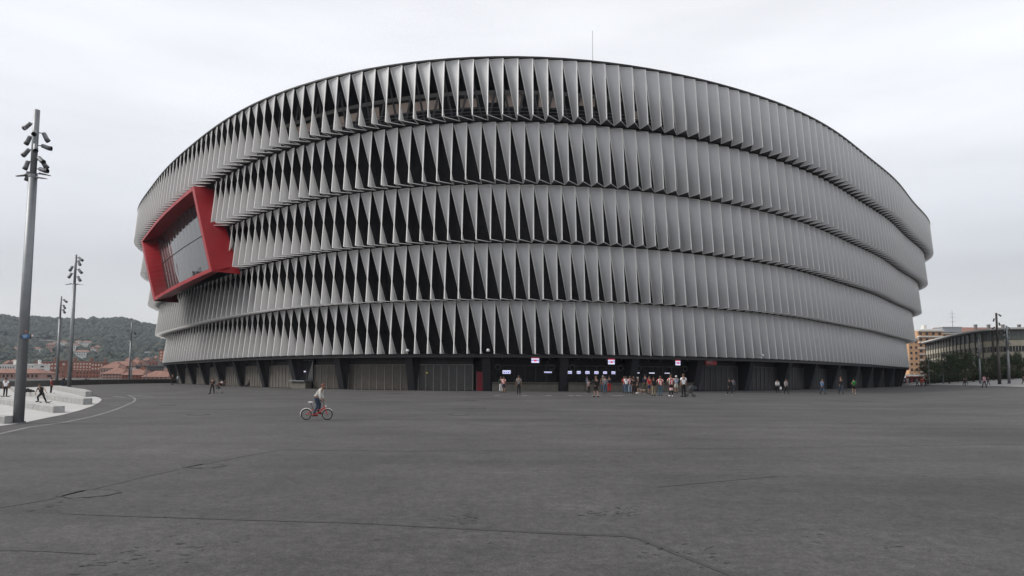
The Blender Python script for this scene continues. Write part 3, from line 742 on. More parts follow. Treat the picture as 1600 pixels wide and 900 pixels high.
# right-hand posts
def rpole(bx, by, tx, ty, r, label, mt=M_STEEL, n=6, Y=None):
    p, H = top_z(bx, by, tx, ty)
    sp_ = [(.95 - .85 * j / n, (95, -85)[j % 2], random.choice((40, 60, 75))) for j in range(n)]
    pole(p, H, r, sp_, [], label, GP, split=.42, mt=mt, head=H / 11.0)
random.seed(3)
M_BRN = mat('brown steel', (.07, .062, .055), .6, metal=.3)
rpole(1562, 600.5, 1556.5, 489, .26, 'dark brown lamp post, the tallest and darkest of those on the right', M_BRN, 6)
rpole(1577, 599.5, 1572, 509, .22, 'grey lamp post just right of the dark brown one', M_STEEL, 8)
rpole(1532, 599.5, 1528, 531, .17, 'grey lamp post left of the dark brown one, behind the man in pink', M_STEEL, 8)
far_pole(1474, 150, 553, 'thin street lamp in front of the trees, farther right', r=.09, head='arm')
far_pole(1452, 150, 563, 'thin street lamp in front of the leftmost tree on the right', r=.09, head='arm')
# sign on the near post
sgz = at(38, 525, P1.y - .3)
o = empty('street_sign', (sgz.x, P1.y - .2, sgz.z), radians(-14), label='ornate blue oval plaque with pale lettering fixed on the nearest lamp post', cat='sign')
b = MB(); n = 28
M_BLU = mat('enamel blue', (.012, .075, .20), .4); M_FRM = mat('cast frame', (.05, .045, .035), .6); M_CRN = mat('crown red brown', (.16, .05, .03), .6); M_LET = mat('sign lettering', (.55, .62, .66), .5)
for k_ in range(n):
    a0, a1 = 2 * pi * k_ / n, 2 * pi * (k_ + 1) / n
    f = lambda a, rx, rz, y: (rx * cos(a), y, rz * sin(a) + .0)
    b.poly([(0, -.03, 0), f(a0, .2, .095, -.03), f(a1, .2, .095, -.03)], M_BLU)
b.build('sign_plate', o)
b = MB()
for k_ in range(n):
    a0, a1 = 2 * pi * k_ / n, 2 * pi * (k_ + 1) / n; w0 = 1.24 + .06 * sin(6 * a0); w1 = 1.24 + .06 * sin(6 * a1)
    b.hexa([(.2 * cos(a0), 0, .095 * sin(a0)), (.2 * w0 * cos(a0), 0, .095 * w0 * 1.05 * sin(a0)), (.2 * w1 * cos(a1), 0, .095 * w1 * 1.05 * sin(a1)), (.2 * cos(a1), 0, .095 * sin(a1)),
            (.2 * cos(a0), -.045, .095 * sin(a0)), (.2 * w0 * cos(a0), -.04, .095 * w0 * 1.05 * sin(a0)), (.2 * w1 * cos(a1), -.04, .095 * w1 * 1.05 * sin(a1)), (.2 * cos(a1), -.045, .095 * sin(a1))], M_FRM)
b.ball((0, -.02, -.135), (.05, .02, .025), M_FRM); b.build('sign_frame', o)
b = MB(); b.ball((0, -.02, .15), (.055, .03, .04), M_CRN)
for k_ in (-1, 0, 1): b.ball((k_ * .035, -.02, .18), .018, M_CRN, 6, 4)
b.build('crown_ornament', o)
b = MB(); random.seed(5)
for zz, x0, x1 in ((.032, -.14, .10), (-.018, -.09, .07)):
    x = x0
    while x < x1:
        w = random.uniform(.012, .02); b.box((x, -.034, zz), (w * .35, .004, .032), M_LET)
        if random.random() < .7: b.box((x + w * .5, -.034, zz + random.choice((-.014, 0, .014))), (w, .004, .006), M_LET)
        x += w * 1.6
b.build('sign_lettering', o)
b = MB(); b.tube([(.27, -.01, .015), (.27, -.03, .015)], .035, mat('white disc', (.6, .5, .47), .5), n=14); b.build('side_disc', o)
b = MB(); b.box((0, .06, 0), (.2, .14, .03), M_FRM); b.build('clamp', o)

# ------------------------------------------------------------------ people
SK_ = {}
def skin_mesh(key, verts, edges, rad_, root=0, sub=1):
    me = bpy.data.meshes.new('tmp'); me.from_pydata(verts, edges, []); o = bpy.data.objects.new('tmp', me); SC.collection.objects.link(o)
    m = o.modifiers.new('s', 'SKIN'); m.use_smooth_shade = True
    sv_ = me.skin_vertices[0].data
    for i, r in enumerate(rad_):
        sv_[i].radius = r if isinstance(r, tuple) else (r, r); sv_[i].use_root = (i == root)
    if sub: s = o.modifiers.new('u', 'SUBSURF'); s.levels = sub; s.render_levels = sub
    dg = bpy.context.evaluated_depsgraph_get(); r = bpy.data.meshes.new_from_object(o.evaluated_get(dg)); r.name = key
    bpy.data.objects.remove(o); r.materials.clear(); return r
V = Vector
def pose_joints(name):
    J = dict(pel=V((0, 0, .94)), waist=V((0, 0, 1.08)), chest=V((0, 0, 1.30)), neck=V((0, 0, 1.47)), head=V((0, .015, 1.60)), top=V((0, .01, 1.68)))
    for s, k_ in ((-1, 'L'), (1, 'R')):
        J['sh' + k_] = V((.185 * s, 0, 1.40)); J['el' + k_] = V((.235 * s, -.02, 1.13)); J['wr' + k_] = V((.245 * s, .05, .88)); J['ha' + k_] = V((.245 * s, .07, .80))
        J['hp' + k_] = V((.09 * s, 0, .90)); J['kn' + k_] = V((.105 * s, .01, .50)); J['an' + k_] = V((.11 * s, -.02, .09)); J['to' + k_] = V((.125 * s, .16, .035))
    def up(**d):
        for a, c in d.items(): J[a] = V(c)
    if name == 'walk':
        up(knL=(-.09, .17, .52), anL=(-.09, .26, .12), toL=(-.09, .43, .06), knR=(.09, -.02, .50), anR=(.09, -.30, .15), toR=(.09, -.16, .04),
           elL=(-.24, -.13, 1.15), wrL=(-.24, -.12, .90), haL=(-.24, -.10, .82), elR=(.24, .08, 1.13), wrR=(.23, .24, .95), haR=(.23, .29, .88))
    elif name == 'run':
        up(pel=(0, 0, .94), chest=(0, .05, 1.29), waist=(0, .02, 1.08), neck=(0, .08, 1.46), head=(0, .12, 1.59), top=(0, .13, 1.67), knL=(-.09, .25, .62), anL=(-.09, .10, .25), toL=(-.09, .24, .16),
           knR=(.08, -.02, .5), anR=(.08, -.12, .09), toR=(.08, .04, .04), elL=(-.30, -.12, 1.18), wrL=(-.30, .08, 1.08), haL=(-.28, .14, 1.10), elR=(.32, .02, 1.17), wrR=(.27, .2, 1.12), haR=(.25, .25, 1.16))
    elif name == 'wide':
        up(knL=(-.17, .02, .5), anL=(-.2, -.02, .09), toL=(-.27, .14, .035), knR=(.17, .02, .5), anR=(.24, -.02, .09), toR=(.31, .12, .035), elL=(-.26, .02, 1.15), wrL=(-.12, .2, 1.12), haL=(-.06, .24, 1.14), elR=(.26, .02, 1.15), wrR=(.14, .2, 1.10), haR=(.07, .24, 1.12))
    elif name == 'fold':
        up(elL=(-.27, .02, 1.14), wrL=(-.08, .2, 1.15), haL=(.0, .22, 1.17), elR=(.27, .02, 1.14), wrR=(.08, .22, 1.12), haR=(.0, .25, 1.14))
    elif name == 'hip':
        up(elL=(-.36, -.10, 1.16), wrL=(-.2, .02, 1.0), haL=(-.15, .06, .98))
    elif name == 'reach':
        up(elL=(-.36, .10, 1.22), wrL=(-.54, .22, 1.0), haL=(-.6, .26, .95), knL=(-.09, .14, .52), anL=(-.09, .10, .12), toL=(-.09, .27, .06), knR=(.09, 0, .50), anR=(.09, -.22, .12), toR=(.09, -.07, .04))
    elif name == 'skate':
        up(pel=(0, 0, .74), waist=(.01, .04, .86), chest=(.04, .10, 1.06), neck=(.06, .15, 1.22), head=(.07, .19, 1.34), top=(.075, .2, 1.42), hpL=(-.1, 0, .71), hpR=(.1, 0, .71),
           shL=(-.14, .12, 1.18), shR=(.24, .13, 1.14), elL=(-.37, .12, 1.08), wrL=(-.55, .16, .88), haL=(-.61, .18, .82), elR=(.42, .12, .98), wrR=(.42, .2, .76), haR=(.41, .23, .69),
           knL=(-.32, .1, .46), anL=(-.46, 0, .08), toL=(-.62, .05, .035), knR=(.27, .14, .46), anR=(.30, .02, .15), toR=(.42, .10, .10))
    elif name == 'sit':
        up(pel=(0, 0, .12), waist=(0, -.02, .27), chest=(0, -.04, .48), neck=(0, .0, .65), head=(0, .03, .78), top=(0, .03, .86), hpL=(-.1, .03, .11), hpR=(.1, .03, .11),
           knL=(-.18, .38, .40), anL=(-.15, .62, .09), toL=(-.16, .78, .04), knR=(.18, .40, .38), anR=(.12, .66, .09), toR=(.13, .82, .04),
           shL=(-.18, -.03, .58), shR=(.18, -.03, .58), elL=(-.25, .14, .38), wrL=(-.12, .34, .42), haL=(-.06, .38, .42), elR=(.25, .14, .38), wrR=(.12, .36, .40), haR=(.06, .40, .40))
    elif name == 'sitlong':
        up(pel=(0, 0, .12), waist=(0, -.03, .27), chest=(0, -.08, .48), neck=(0, -.04, .65), head=(0, -.01, .78), top=(0, -.01, .86), hpL=(-.1, .03, .11), hpR=(.1, .03, .11),
           knL=(-.12, .48, .14), anL=(-.12, .92, .07), toL=(-.15, .98, .2), knR=(.12, .44, .24), anR=(.10, .82, .07), toR=(.12, .95, .14),
           shL=(-.18, -.08, .58), shR=(.18, -.08, .58), elL=(-.28, -.16, .34), wrL=(-.30, -.12, .12), haL=(-.30, -.08, .05), elR=(.24, .10, .36), wrR=(.16, .3, .28), haR=(.14, .36, .26))
    elif name == 'cycle':   # x to the side, y forward, in bicycle space, true size
        up(pel=(0, -.06, .86), waist=(0, .0, .96), chest=(0, .10, 1.09), neck=(0, .17, 1.19), head=(0, .22, 1.27), top=(0, .235, 1.31), hpL=(-.07, -.05, .83), hpR=(.07, -.05, .83),
           shL=(-.13, .14, 1.15), shR=(.13, .14, 1.15), elL=(-.19, .13, .95), wrL=(-.18, .17, .80), haL=(-.18, .20, .745), elR=(.19, .13, .95), wrR=(.18, .17, .80), haR=(.18, .20, .745),
           knL=(-.08, .10, .56), anL=(-.10, .0, .29), toL=(-.10, .12, .24), knR=(.08, .04, .54), anR=(.10, -.10, .22), toR=(.10, .03, .165))
    return J
def pose_meshes(name, sleeve, legs, hairlong):
    key = (name, sleeve, legs, hairlong)
    if key in SK_: return SK_[key]
    J = pose_joints(name); sc = .74 if name == 'cycle' else 1.0
    def R(x): return (x[0] * sc, x[1] * sc) if isinstance(x, tuple) else x * sc
    names = ['pel', 'waist', 'chest', 'neck', 'head', 'top', 'shL', 'elL', 'wrL', 'haL', 'shR', 'elR', 'wrR', 'haR', 'hpL', 'knL', 'anL', 'toL', 'hpR', 'knR', 'anR', 'toR']
    rr = dict(pel=(.13, .10), waist=(.125, .09), chest=(.15, .10), neck=.052, head=(.082, .098), top=(.06, .075), sh=.058, el=.040, wr=.028, ha=.026, hp=.085, kn=.056, an=.038, to=.032)
    E_ = [('pel', 'waist'), ('waist', 'chest'), ('chest', 'neck'), ('neck', 'head'), ('head', 'top')]
    for k_ in 'LR': E_ += [('chest', 'sh' + k_), ('sh' + k_, 'el' + k_), ('el' + k_, 'wr' + k_), ('wr' + k_, 'ha' + k_), ('pel', 'hp' + k_), ('hp' + k_, 'kn' + k_), ('kn' + k_, 'an' + k_), ('an' + k_, 'to' + k_)]
    def rget(n): return rr.get(n, rr.get(n[:2]))
    ix = {n: i for i, n in enumerate(names)}
    body = skin_mesh('body', [J[n] for n in names], [(ix[a], ix[c]) for a, c in E_], [R(rget(n)) for n in names])
    # face and fingers joined into the body mesh
    bm = bmesh.new(); bm.from_mesh(body)
    def cone(a, c, r1, r2, seg=5):
        d = (c - a); q = d.to_track_quat('Z', 'Y').to_matrix().to_4x4()
        bmesh.ops.create_cone(bm, cap_ends=True, segments=seg, radius1=r1, radius2=r2, depth=d.length, matrix=Matrix.Translation((a + c) / 2) @ q)
    h = J['head']; fwd = V((0, 1, 0))
    cone(h + V((0, .088, .012)) * sc, h + V((0, .125, -.02)) * sc, .010 * sc, .014 * sc)
    for s in (-1, 1):
        cone(h + V((s * .080, 0, .0)) * sc, h + V((s * .098, -.01, .0)) * sc, .022 * sc, .028 * sc, 6)
    for k_, s in (('L', -1), ('R', 1)):
        a, w = J['ha' + k_], J['wr' + k_]; d = (a - w).normalized(); side = d.cross(V((1, 0, 0))).normalized()
        if side.length < .1: side = V((0, 1, 0))
        for f in range(4):
            st_ = a + side * (f - 1.5) * .019 * sc + d * .015 * sc; mid = st_ + d * (.045 + .006 * (f in (1, 2))) * sc; tip = mid + (d * .7 + V((-s * .5, 0, 0))) * .035 * sc
            cone(st_, mid, .010 * sc, .009 * sc); cone(mid, tip, .009 * sc, .006 * sc)
        t0 = w.lerp(a, .4) + side * .025 * sc; cone(t0, t0 + (d + side * .8) * .045 * sc, .011 * sc, .008 * sc)
    bm.to_mesh(body); bm.free()
    # face features
    # shirt
    g_ = .018
    A = lambda n, f, m: J[n].lerp(J[m], f)
    if sleeve == 'long': arm = [('el', None, .056), ('wr', None, .040)]
    else: arm = [('el', .62, .066)]
    vs = [J['waist'] + V((0, 0, -.12 * sc)), J['waist'], J['chest'], J['neck'] + (J['chest'] - J['neck']) * .2]; rs = [(.150, .120), (.145, .115), (.170, .122), (.066, .06)]; es = [(0, 1), (1, 2), (2, 3)]
    if name in ('sit', 'sitlong'): vs[0] = J['pel'].copy()
    if name == 'cycle': vs[0] = J['pel'].lerp(J['waist'], .25)
    for k_ in 'LR':
        b0 = len(vs); vs.append(J['sh' + k_]); rs.append(.074); es.append((2, b0))
        if sleeve == 'long':
            vs += [J['el' + k_], J['wr' + k_]]; rs += [.058, .042]; es += [(b0, b0 + 1), (b0 + 1, b0 + 2)]
        else: vs.append(J['sh' + k_].lerp(J['el' + k_], .62)); rs.append(.066); es.append((b0, b0 + 1))
    shirt = skin_mesh('top', vs, es, [R(r) for r in rs], root=1)
    vs = [J['waist'] + (J['pel'] - J['waist']) * .25, J['pel']]; rs = [(.142, .112), (.148, .118)]; es = [(0, 1)]
    for k_ in 'LR':
        b0 = len(vs); vs.append(J['hp' + k_]); rs.append(.100); es.append((1, b0))
        if legs == 'long': vs += [J['kn' + k_], J['an' + k_]]; rs += [.074, .060]; es += [(b0, b0 + 1), (b0 + 1, b0 + 2)]
        else: vs += [J['hp' + k_].lerp(J['kn' + k_], .95)]; rs += [.088]; es += [(b0, b0 + 1)]
    trou = skin_mesh('trousers', vs, es, [R(r) for r in rs], root=1)
    vs = []; rs = []; es = []
    shoes = MB()
    for k_ in 'LR':
        a, t = J['an' + k_], J['to' + k_]; heel = a - (t - a) * .25; heel.z = max(t.z, a.z - .05 * sc)
        shoes.tube([heel, a.lerp(t, .3) - V((0, 0, .01)), t, t + (t - a).normalized() * .05 * sc], [R(.045), R(.056), R(.046), R(.026)], None, n=8)
    sme = bpy.data.meshes.new('shoes'); sme.from_pydata(shoes.v, [], shoes.f); sme.polygons.foreach_set('use_smooth', [True] * len(sme.polygons))
    hb = MB(); hc = J['head'] + V((0, -.012, .035)) * sc
    n1, n2 = 12, 9
    # cap of hair: upper/back part of an ellipsoid
    b0 = 0
    vv = []; ff = []
    for i in range(n2 + 1):
        for j in range(n1):
            t = 2 * pi * j / n1; back = -sin(t)      # +1 at back
            amax = (1.55 + .75 * max(0, back) - .35 * max(0, -back)) * (1.15 if hairlong else 1.0); a = amax * i / n2
            vv.append((hc.x + .098 * sc * sin(a) * cos(t) + 0, hc.y + .115 * sc * sin(a) * sin(t), hc.z + .108 * sc * cos(a)))
    for i in range(n2):
        for j in range(n1): ff.append((i * n1 + j, (i + 1) * n1 + j, (i + 1) * n1 + (j + 1) % n1, i * n1 + (j + 1) % n1))
    if hairlong:
        tb = MB(); tb.tube([hc + V((0, -.07, -.03)) * sc, hc + V((0, -.10, -.14)) * sc, hc + V((0, -.09, -.26)) * sc], [.07 * sc, .075 * sc, .035 * sc], None, n=8)
        b0 = len(vv); vv += tb.v; ff += [tuple(i + b0 for i in f) for f in tb.f]
    hme = bpy.data.meshes.new('hair'); hme.from_pydata(vv, [], ff); hme.polygons.foreach_set('use_smooth', [True] * len(hme.polygons))
    SK_[key] = (body, shirt, trou, sme, hme); return SK_[key]
SKIN = mat('skin', (.27, .15, .105), .6); HAIRS = {'d': mat('dark hair', (.02, .015, .012), .6), 'b': mat('brown hair', (.07, .035, .02), .6), 'r': mat('auburn hair', (.13, .03, .015), .6), 'g': mat('grey hair', (.3, .29, .28), .6), 'c': mat('white cap', (.6, .58, .54), .7)}
def cloth(c): return mat('cloth %s' % (c,), c, .9, noise=.12, nscale=5) if isinstance(c, tuple) else c
RW = stripes('red white stripes', (.55, .02, .03), (.66, .64, .63), 34); RW2 = stripes('red white hoops', (.55, .02, .03), (.72, .70, .68), 45, 'Z')
BLK, NAVY, JEAN, LJEAN, WHT, GREY, KHA, REDC = (.012, .012, .013), (.015, .018, .035), (.04, .06, .10), (.22, .27, .33), (.68, .67, .66), (.22, .22, .22), (.24, .19, .12), (.42, .015, .018)
def person(px, py, hp, yaw, pose, top, bot, label, hair='d', sleeve='short', legs='long', hairlong=False, shoe=BLK, group=None, skin=SKIN):
    p = gnd(px, py); dist = ray(px, py); dep = p.y
    # height in metres from height in pixels
    htop = at(px, py - hp, dep).z - p.z
    nominal = {'skate': 1.46, 'sit': .90, 'sitlong': .90}.get(pose, 1.74); s = htop / nominal
    o = empty('person', p, radians(yaw), label=label, cat='person', group=group); o.scale = (s, s, s)
    ms = pose_meshes(pose, sleeve, legs, hairlong)
    for nm, me, mm in (('body', ms[0], skin), ('top_garment', ms[1], cloth(top)), ('trousers' if legs == 'long' else 'shorts', ms[2], cloth(bot)), ('shoes', ms[3], cloth(shoe)), ('hair', ms[4], HAIRS[hair])):
        q = bpy.data.objects.new(nm, me)
        if not me.materials: me.materials.append(None)
        q.material_slots[0].link = 'OBJECT'; q.material_slots[0].material = mm
        SC.collection.objects.link(q); q.parent = o
    return o
def backpack(o, col, label, dy=-.20):
    s = o.scale[0]; b = MB(); m = cloth(col)
    def rb(c, d, r):
        bm = bmesh.new(); bmesh.ops.create_cube(bm, size=1); bmesh.ops.scale(bm, vec=d, verts=bm.verts); bmesh.ops.bevel(bm, geom=bm.edges[:], offset=r, segments=2, affect='EDGES')
        base = len(b.v); bm.verts.ensure_lookup_table(); b.v += [tuple(v.co + V(c)) for v in bm.verts]; k_ = b.mi(m)
        for f in bm.faces: b.f.append(tuple(base + v.index for v in f.verts)); b.m.append(k_)
        bm.free()
    rb((0, dy, 1.22), (.33, .17, .46), .05); rb((0, dy - .10, 1.12), (.25, .07, .24), .025)
    q = b.build('backpack', label=label, cat='backpack'); q.location = o.location; q.rotation_euler = o.rotation_euler; q.scale = o.scale
    b2 = MB()
    for sx in (-.12, .12): b2.tube([(sx, dy + .06, 1.42), (sx, -.02, 1.49), (sx, .125, 1.38), (sx, .12, 1.2), (sx * 1.2, dy + .06, 1.06)], .018, m, n=6)
    b2.build('shoulder_strap', q); return q
PG = 'people scattered over the plaza'
QG = 'people queueing at the ticket windows'
P = person
P(8, 620, 30, 10, 'stand', (.66, .68, .72), BLK, 'boy in a white t-shirt and black trousers left of the nearest lamp post', skin=SKIN, group=PG)
sk_o = P(65, 629.5, 29.5, 165, 'skate', (.014, .014, .015), BLK, 'skateboarder all in black, crouching with both arms spread', sleeve='short', group=PG)
P(79.5, 615.5, 26, -40, 'stand', (.13, .02, .018), (.02, .014, .014), 'boy in a maroon top with his back half turned, right of the skateboarder', sleeve='long', group=PG)
P(98.5, 603.8, 16.5, 170, 'stand', BLK, (.02, .035, .08), 'person in a dark open jacket and blue jeans between two lamp posts', sleeve='long', group=PG)
P(134, 600, 10.5, 0, 'stand', (.02, .014, .018), BLK, 'left one of two small dark figures standing at the parapet wall', sleeve='long', group=PG)
P(138.5, 600, 9.8, 160, 'stand', (.022, .022, .025), BLK, 'right of the two small dark figures standing at the parapet wall', sleeve='long', group=PG)
P(269.5, 601.5, 17.5, -170, 'stand', (.035, .028, .02), (.02, .017, .015), 'person in dark brown clothes by the leftmost leaning column', sleeve='long', group=PG, hair='b')
P(277.5, 600.3, 14.5, 150, 'walk', (.3, .36, .42), (.05, .05, .06), 'person in a pale blue top right beside the figure in dark brown', sleeve='long', group=PG)
P(331.5, 615.5, 25.5, 180, 'wide', BLK, BLK, 'man all in black standing legs apart beside a small pushchair', sleeve='long', group=PG)
P(346.5, 603.4, 10.5, 150, 'sit', (.45, .42, .4), (.12, .03, .02), 'person in white and rusty red sitting against the gate columns', group=PG)
P(350.5, 603.2, 9.5, 200, 'sit', (.03, .03, .03), (.1, .1, .11), 'person in dark clothes sitting right of the one in white and rusty red', group=PG)
P(388, 604.6, 11, 85, 'sitlong', (.02, .02, .025), BLK, 'person in dark clothes sitting on the ground with legs stretched out to the left', sleeve='long', group=PG)
P(782.8, 613, 25, 5, 'stand', (.02, .035, .03), (.60, .60, .60), 'person in a dark green top and white trousers at the left ticket window', sleeve='long', group=QG)
P(786.8, 613.4, 25, -15, 'stand', RW, NAVY, 'person in a striped red shirt and navy shorts at the left ticket window', legs='short', group=QG, hair='b')
P(810.5, 616.3, 30, 5, 'stand', (.17, .17, .17), (.018, .018, .022), 'tall man in a grey t-shirt and black trousers facing the left ticket window', group=QG)
P(893.3, 607.5, 18.5, 180, 'stand', (.26, .03, .015), BLK, 'person in a dull red top in the shade below the leftmost small screen', group=QG)
P(916.8, 611.6, 25, -80, 'stand', (.25, .29, .36), (.22, .2, .18), 'person in a light blue shirt and pale trousers standing side-on by the small child', sleeve='long', group=QG)
P(920.2, 614.2, 20.5, 10, 'stand', (.33, .28, .33), BLK, 'small child in a lilac top holding the hand of the walker in black', group=QG, hair='b')
P(931.5, 621, 34, 25, 'reach', (.012, .012, .013), BLK, 'person in a black jacket reaching out to a small child', sleeve='long', legs='short', group=QG, hair='b')
P(942, 612.5, 26, 5, 'stand', (.10, .075, .06), JEAN, 'person in a brown top and jeans left of the one in grey blue', group=QG, hair='g')
P(945.6, 614.8, 27, -5, 'stand', (.13, .16, .19), (.04, .07, .11), 'person in a grey blue shirt and jeans below the fifth small screen', group=QG)
P(952, 613, 26, 0, 'stand', NAVY, (.33, .01, .015), 'person in a dark top and bright red trousers', sleeve='long', group=QG)
P(975.5, 613.5, 26, 10, 'fold', REDC, JEAN, 'person in a plain red shirt at the far left end of the crowd', group=QG, hair='b')
P(978.6, 614.8, 27, -5, 'stand', (.62, .64, .68), (.05, .09, .15), 'person in a white t-shirt and blue jeans at the left end of the crowd', group=QG)
P(984.5, 614.4, 27, 15, 'stand', stripes('narrow red white stripes', (.55, .03, .05), (.68, .60, .60), 55), LJEAN, 'person in a narrow-striped red shirt and pale grey jeans', group=QG, hair='b')
P(990, 616, 28, -10, 'stand', BLK, (.03, .018, .015), 'woman in black with long brown hair, right of the pale grey jeans', sleeve='long', group=QG, hair='b', hairlong=True)
P(996.8, 615, 26, 60, 'stand', (.02, .02, .02), (.02, .02, .022), 'person in black with grey hair standing sideways and holding a dog', legs='short', shoe=WHT, group=QG, hair='g')
P(1008.3, 614, 29, 0, 'stand', NAVY, (.045, .05, .03), 'tall person in a navy top and dark olive trousers behind the brown dog', sleeve='long', group=QG)
P(1014.8, 616, 28, 20, 'stand', REDC, (.03, .04, .09), 'person in a plain red t-shirt and navy shorts in the middle of the crowd', legs='short', group=QG, hair='b')
o = P(1021.5, 618.6, 29, 5, 'stand', BLK, KHA, 'person in khaki trousers with a black backpack', group=QG, hair='b')
backpack(o, BLK, 'black backpack worn by the person in khaki trousers')
P(1032, 618.7, 31.5, -15, 'hip', RW, (.06, .12, .16), 'person in a red and white striped shirt and blue jeans, hand on hip', group=QG, hair='b')
P(1048.6, 619.2, 34, 5, 'hip', RW, BLK, 'tall fan in a striped shirt with a banded scarf round the hips', group=QG, hair='b', sleeve='short', shoe=WHT)
P(1056.7, 614.5, 28, 10, 'fold', (.28, .35, .45), (.48, .46, .40), 'person in a pale blue shirt, beige shorts and a white cap', legs='short', group=QG, hair='c')
o = P(1068.2, 620, 36, 15, 'stand', (.70, .70, .72), BLK, 'person in a white shirt and black trousers pushing the dark pushchair', group=QG, hair='b')
o = P(1140, 618.2, 26.5, 20, 'walk', (.018, .018, .02), (.02, .02, .024), 'person in dark clothes with a black backpack walking past the dark gates', sleeve='long', group=PG, shoe=GREY)
backpack(o, (.01, .01, .011), 'black backpack on the walker past the dark gates')
P(1145.5, 613, 22, -30, 'walk', (.12, .13, .16), (.03, .035, .05), 'person in a grey blue top partly behind the walker with the black backpack', sleeve='long', group=PG)
wo = P(1215, 613.8, 21, 170, 'walk', (.55, .55, .56), BLK, 'woman in a white jacket and black trousers carrying a white bag', sleeve='long', group=PG, hairlong=True)
P(1228.6, 615.5, 23, 190, 'walk', (.28, .26, .27), BLK, 'person in a grey cardigan and black trousers beside the woman with a white bag', sleeve='long', group=PG, hair='b')
P(1285.2, 616.3, 24, 200, 'walk', (.12, .20, .34), (.03, .045, .075), 'person in a blue denim shirt walking alone', sleeve='long', group=PG, hair='b')
P(1314, 615.6, 27, 175, 'walk', (.02, .017, .018), (.03, .04, .065), 'person in a black top and dark jeans left of the runner in green', sleeve='long', group=PG, hair='b')
P(1335, 615.5, 24, 5, 'run', (.01, .20, .035), (.012, .012, .012), 'runner in a bright green t-shirt and black shorts', legs='short', group=PG, shoe=(.4, .35, .3))
for x, y, h, yw, po, t_, b_, l_ in ((1407, 602.4, 12, 10, 'stand', (.03, .05, .12), NAVY, 'tiny figure in blue right beside the last leaning column'), (1412.5, 602.3, 11.5, -20, 'walk', (.3, .33, .36), (.04, .05, .08), 'tiny figure in pale grey and dark trousers second from the last column'),
    (1418.4, 600.4, 11.5, 180, 'stand', (.6, .52, .5), (.55, .48, .46), 'tiny figure all in white in front of the red shopfront'), (1433.2, 604, 13, 175, 'walk', (.1, .11, .12), BLK, 'small figure in dark grey left of the two in red'),
    (1439.2, 603.2, 13, 10, 'stand', (.30, .02, .015), (.16, .03, .02), 'left of the two small figures in red'), (1442.3, 603.6, 14, 180, 'walk', (.33, .025, .015), (.15, .1, .08), 'right of the two small figures in red'),
    (1446.3, 603, 13, 0, 'stand', BLK, BLK, 'small figure in black just right of the two in red'), (1450.5, 602.6, 12.5, 170, 'walk', (.03, .035, .03), BLK, 'small dark green figure at the right end of the group by the red shopfront'),
    (1506.4, 603, 13, 175, 'walk', BLK, BLK, 'left of two small dark walkers before the pale slope'), (1510.3, 601.2, 11.5, 170, 'walk', (.03, .03, .045), (.02, .02, .03), 'right of two small dark walkers before the pale slope, a little farther off'),
    (1538.6, 606, 20, 5, 'walk', (.42, .24, .30), (.015, .017, .025), 'man in a pink shirt and dark trousers below the dark brown lamp post'), (1544.4, 601.8, 14, -10, 'walk', (.02, .016, .02), BLK, 'person in black close behind the man in a pink shirt'),
    (1599, 600.5, 13, 180, 'walk', BLK, BLK, 'dark figure cut off by the right edge of the picture')):
    P(x, y, h, yw, po, t_, b_, l_, sleeve='long', group=PG)
# scarf of the tall fan
pf = gnd(1048.6, 619.2); b = MB(); b.tube([(0, 0, .80), (0, 0, .55)], [.19, .17], RW2, n=14); q = b.build('scarf', label='red and white banded scarf tied round the hips of the tall fan', cat='scarf'); q.location = pf
# skateboard
def board(px, py, yaw, label):
    p = gnd(px, py); o = empty('skateboard', (p.x, p.y, p.z + .012), radians(yaw), label=label, cat='skateboard')
    b = MB(); md = mat('board deck', (.06, .045, .035), .6)
    xs_ = [-.4, -.33, -.25, .25, .33, .4]; zz = [.13, .10, .09, .09, .10, .13]; ww = [.05, .095, .1, .1, .095, .05]
    for i in range(5):
        b.hexa([(xs_[i], -ww[i], zz[i]), (xs_[i + 1], -ww[i + 1], zz[i + 1]), (xs_[i + 1], ww[i + 1], zz[i + 1]), (xs_[i], ww[i], zz[i]),
                (xs_[i], -ww[i], zz[i] + .012), (xs_[i + 1], -ww[i + 1], zz[i + 1] + .012), (xs_[i + 1], ww[i + 1], zz[i + 1] + .012), (xs_[i], ww[i], zz[i] + .012)], md)
    b.build('deck', o)
    for x in (-.23, .23):
        b = MB(); b.tube([(x, -.08, .045), (x, .08, .045)], .012, M_STEEL, n=6); b.box((x, 0, .07), (.06, .05, .04), M_STEEL); tr = b.build('truck', o)
        for y in (-.09, .09):
            b = MB(); b.tube([(x, y - .016, .028), (x, y + .016, .028)], .028, mat('urethane wheel', (.5, .48, .42), .5), n=12); b.build('wheel', tr)
board(69.5, 630.6, 5, 'skateboard under the foot of the skateboarder in black')
board(79, 616.6, 80, 'skateboard held upright at the feet of the boy in maroon')
board(8, 620.8, 12, 'skateboard under the boy in the white t-shirt')
# bags on bench
p = gnd(43, 621); b = MB()
for dx, dz, r in ((-.22, .12, (.24, .16, .15)), (.1, .1, (.22, .16, .12)), (.32, .07, (.16, .13, .09)), (-.05, .2, (.12, .1, .1))): b.ball((dx, 0, dz + .36), r, cloth(BLK), 10, 7)
q = b.build('bag', label='black sports bags lying on the bench behind the skateboarder', cat='bag'); q.location = gnd(44, 620)
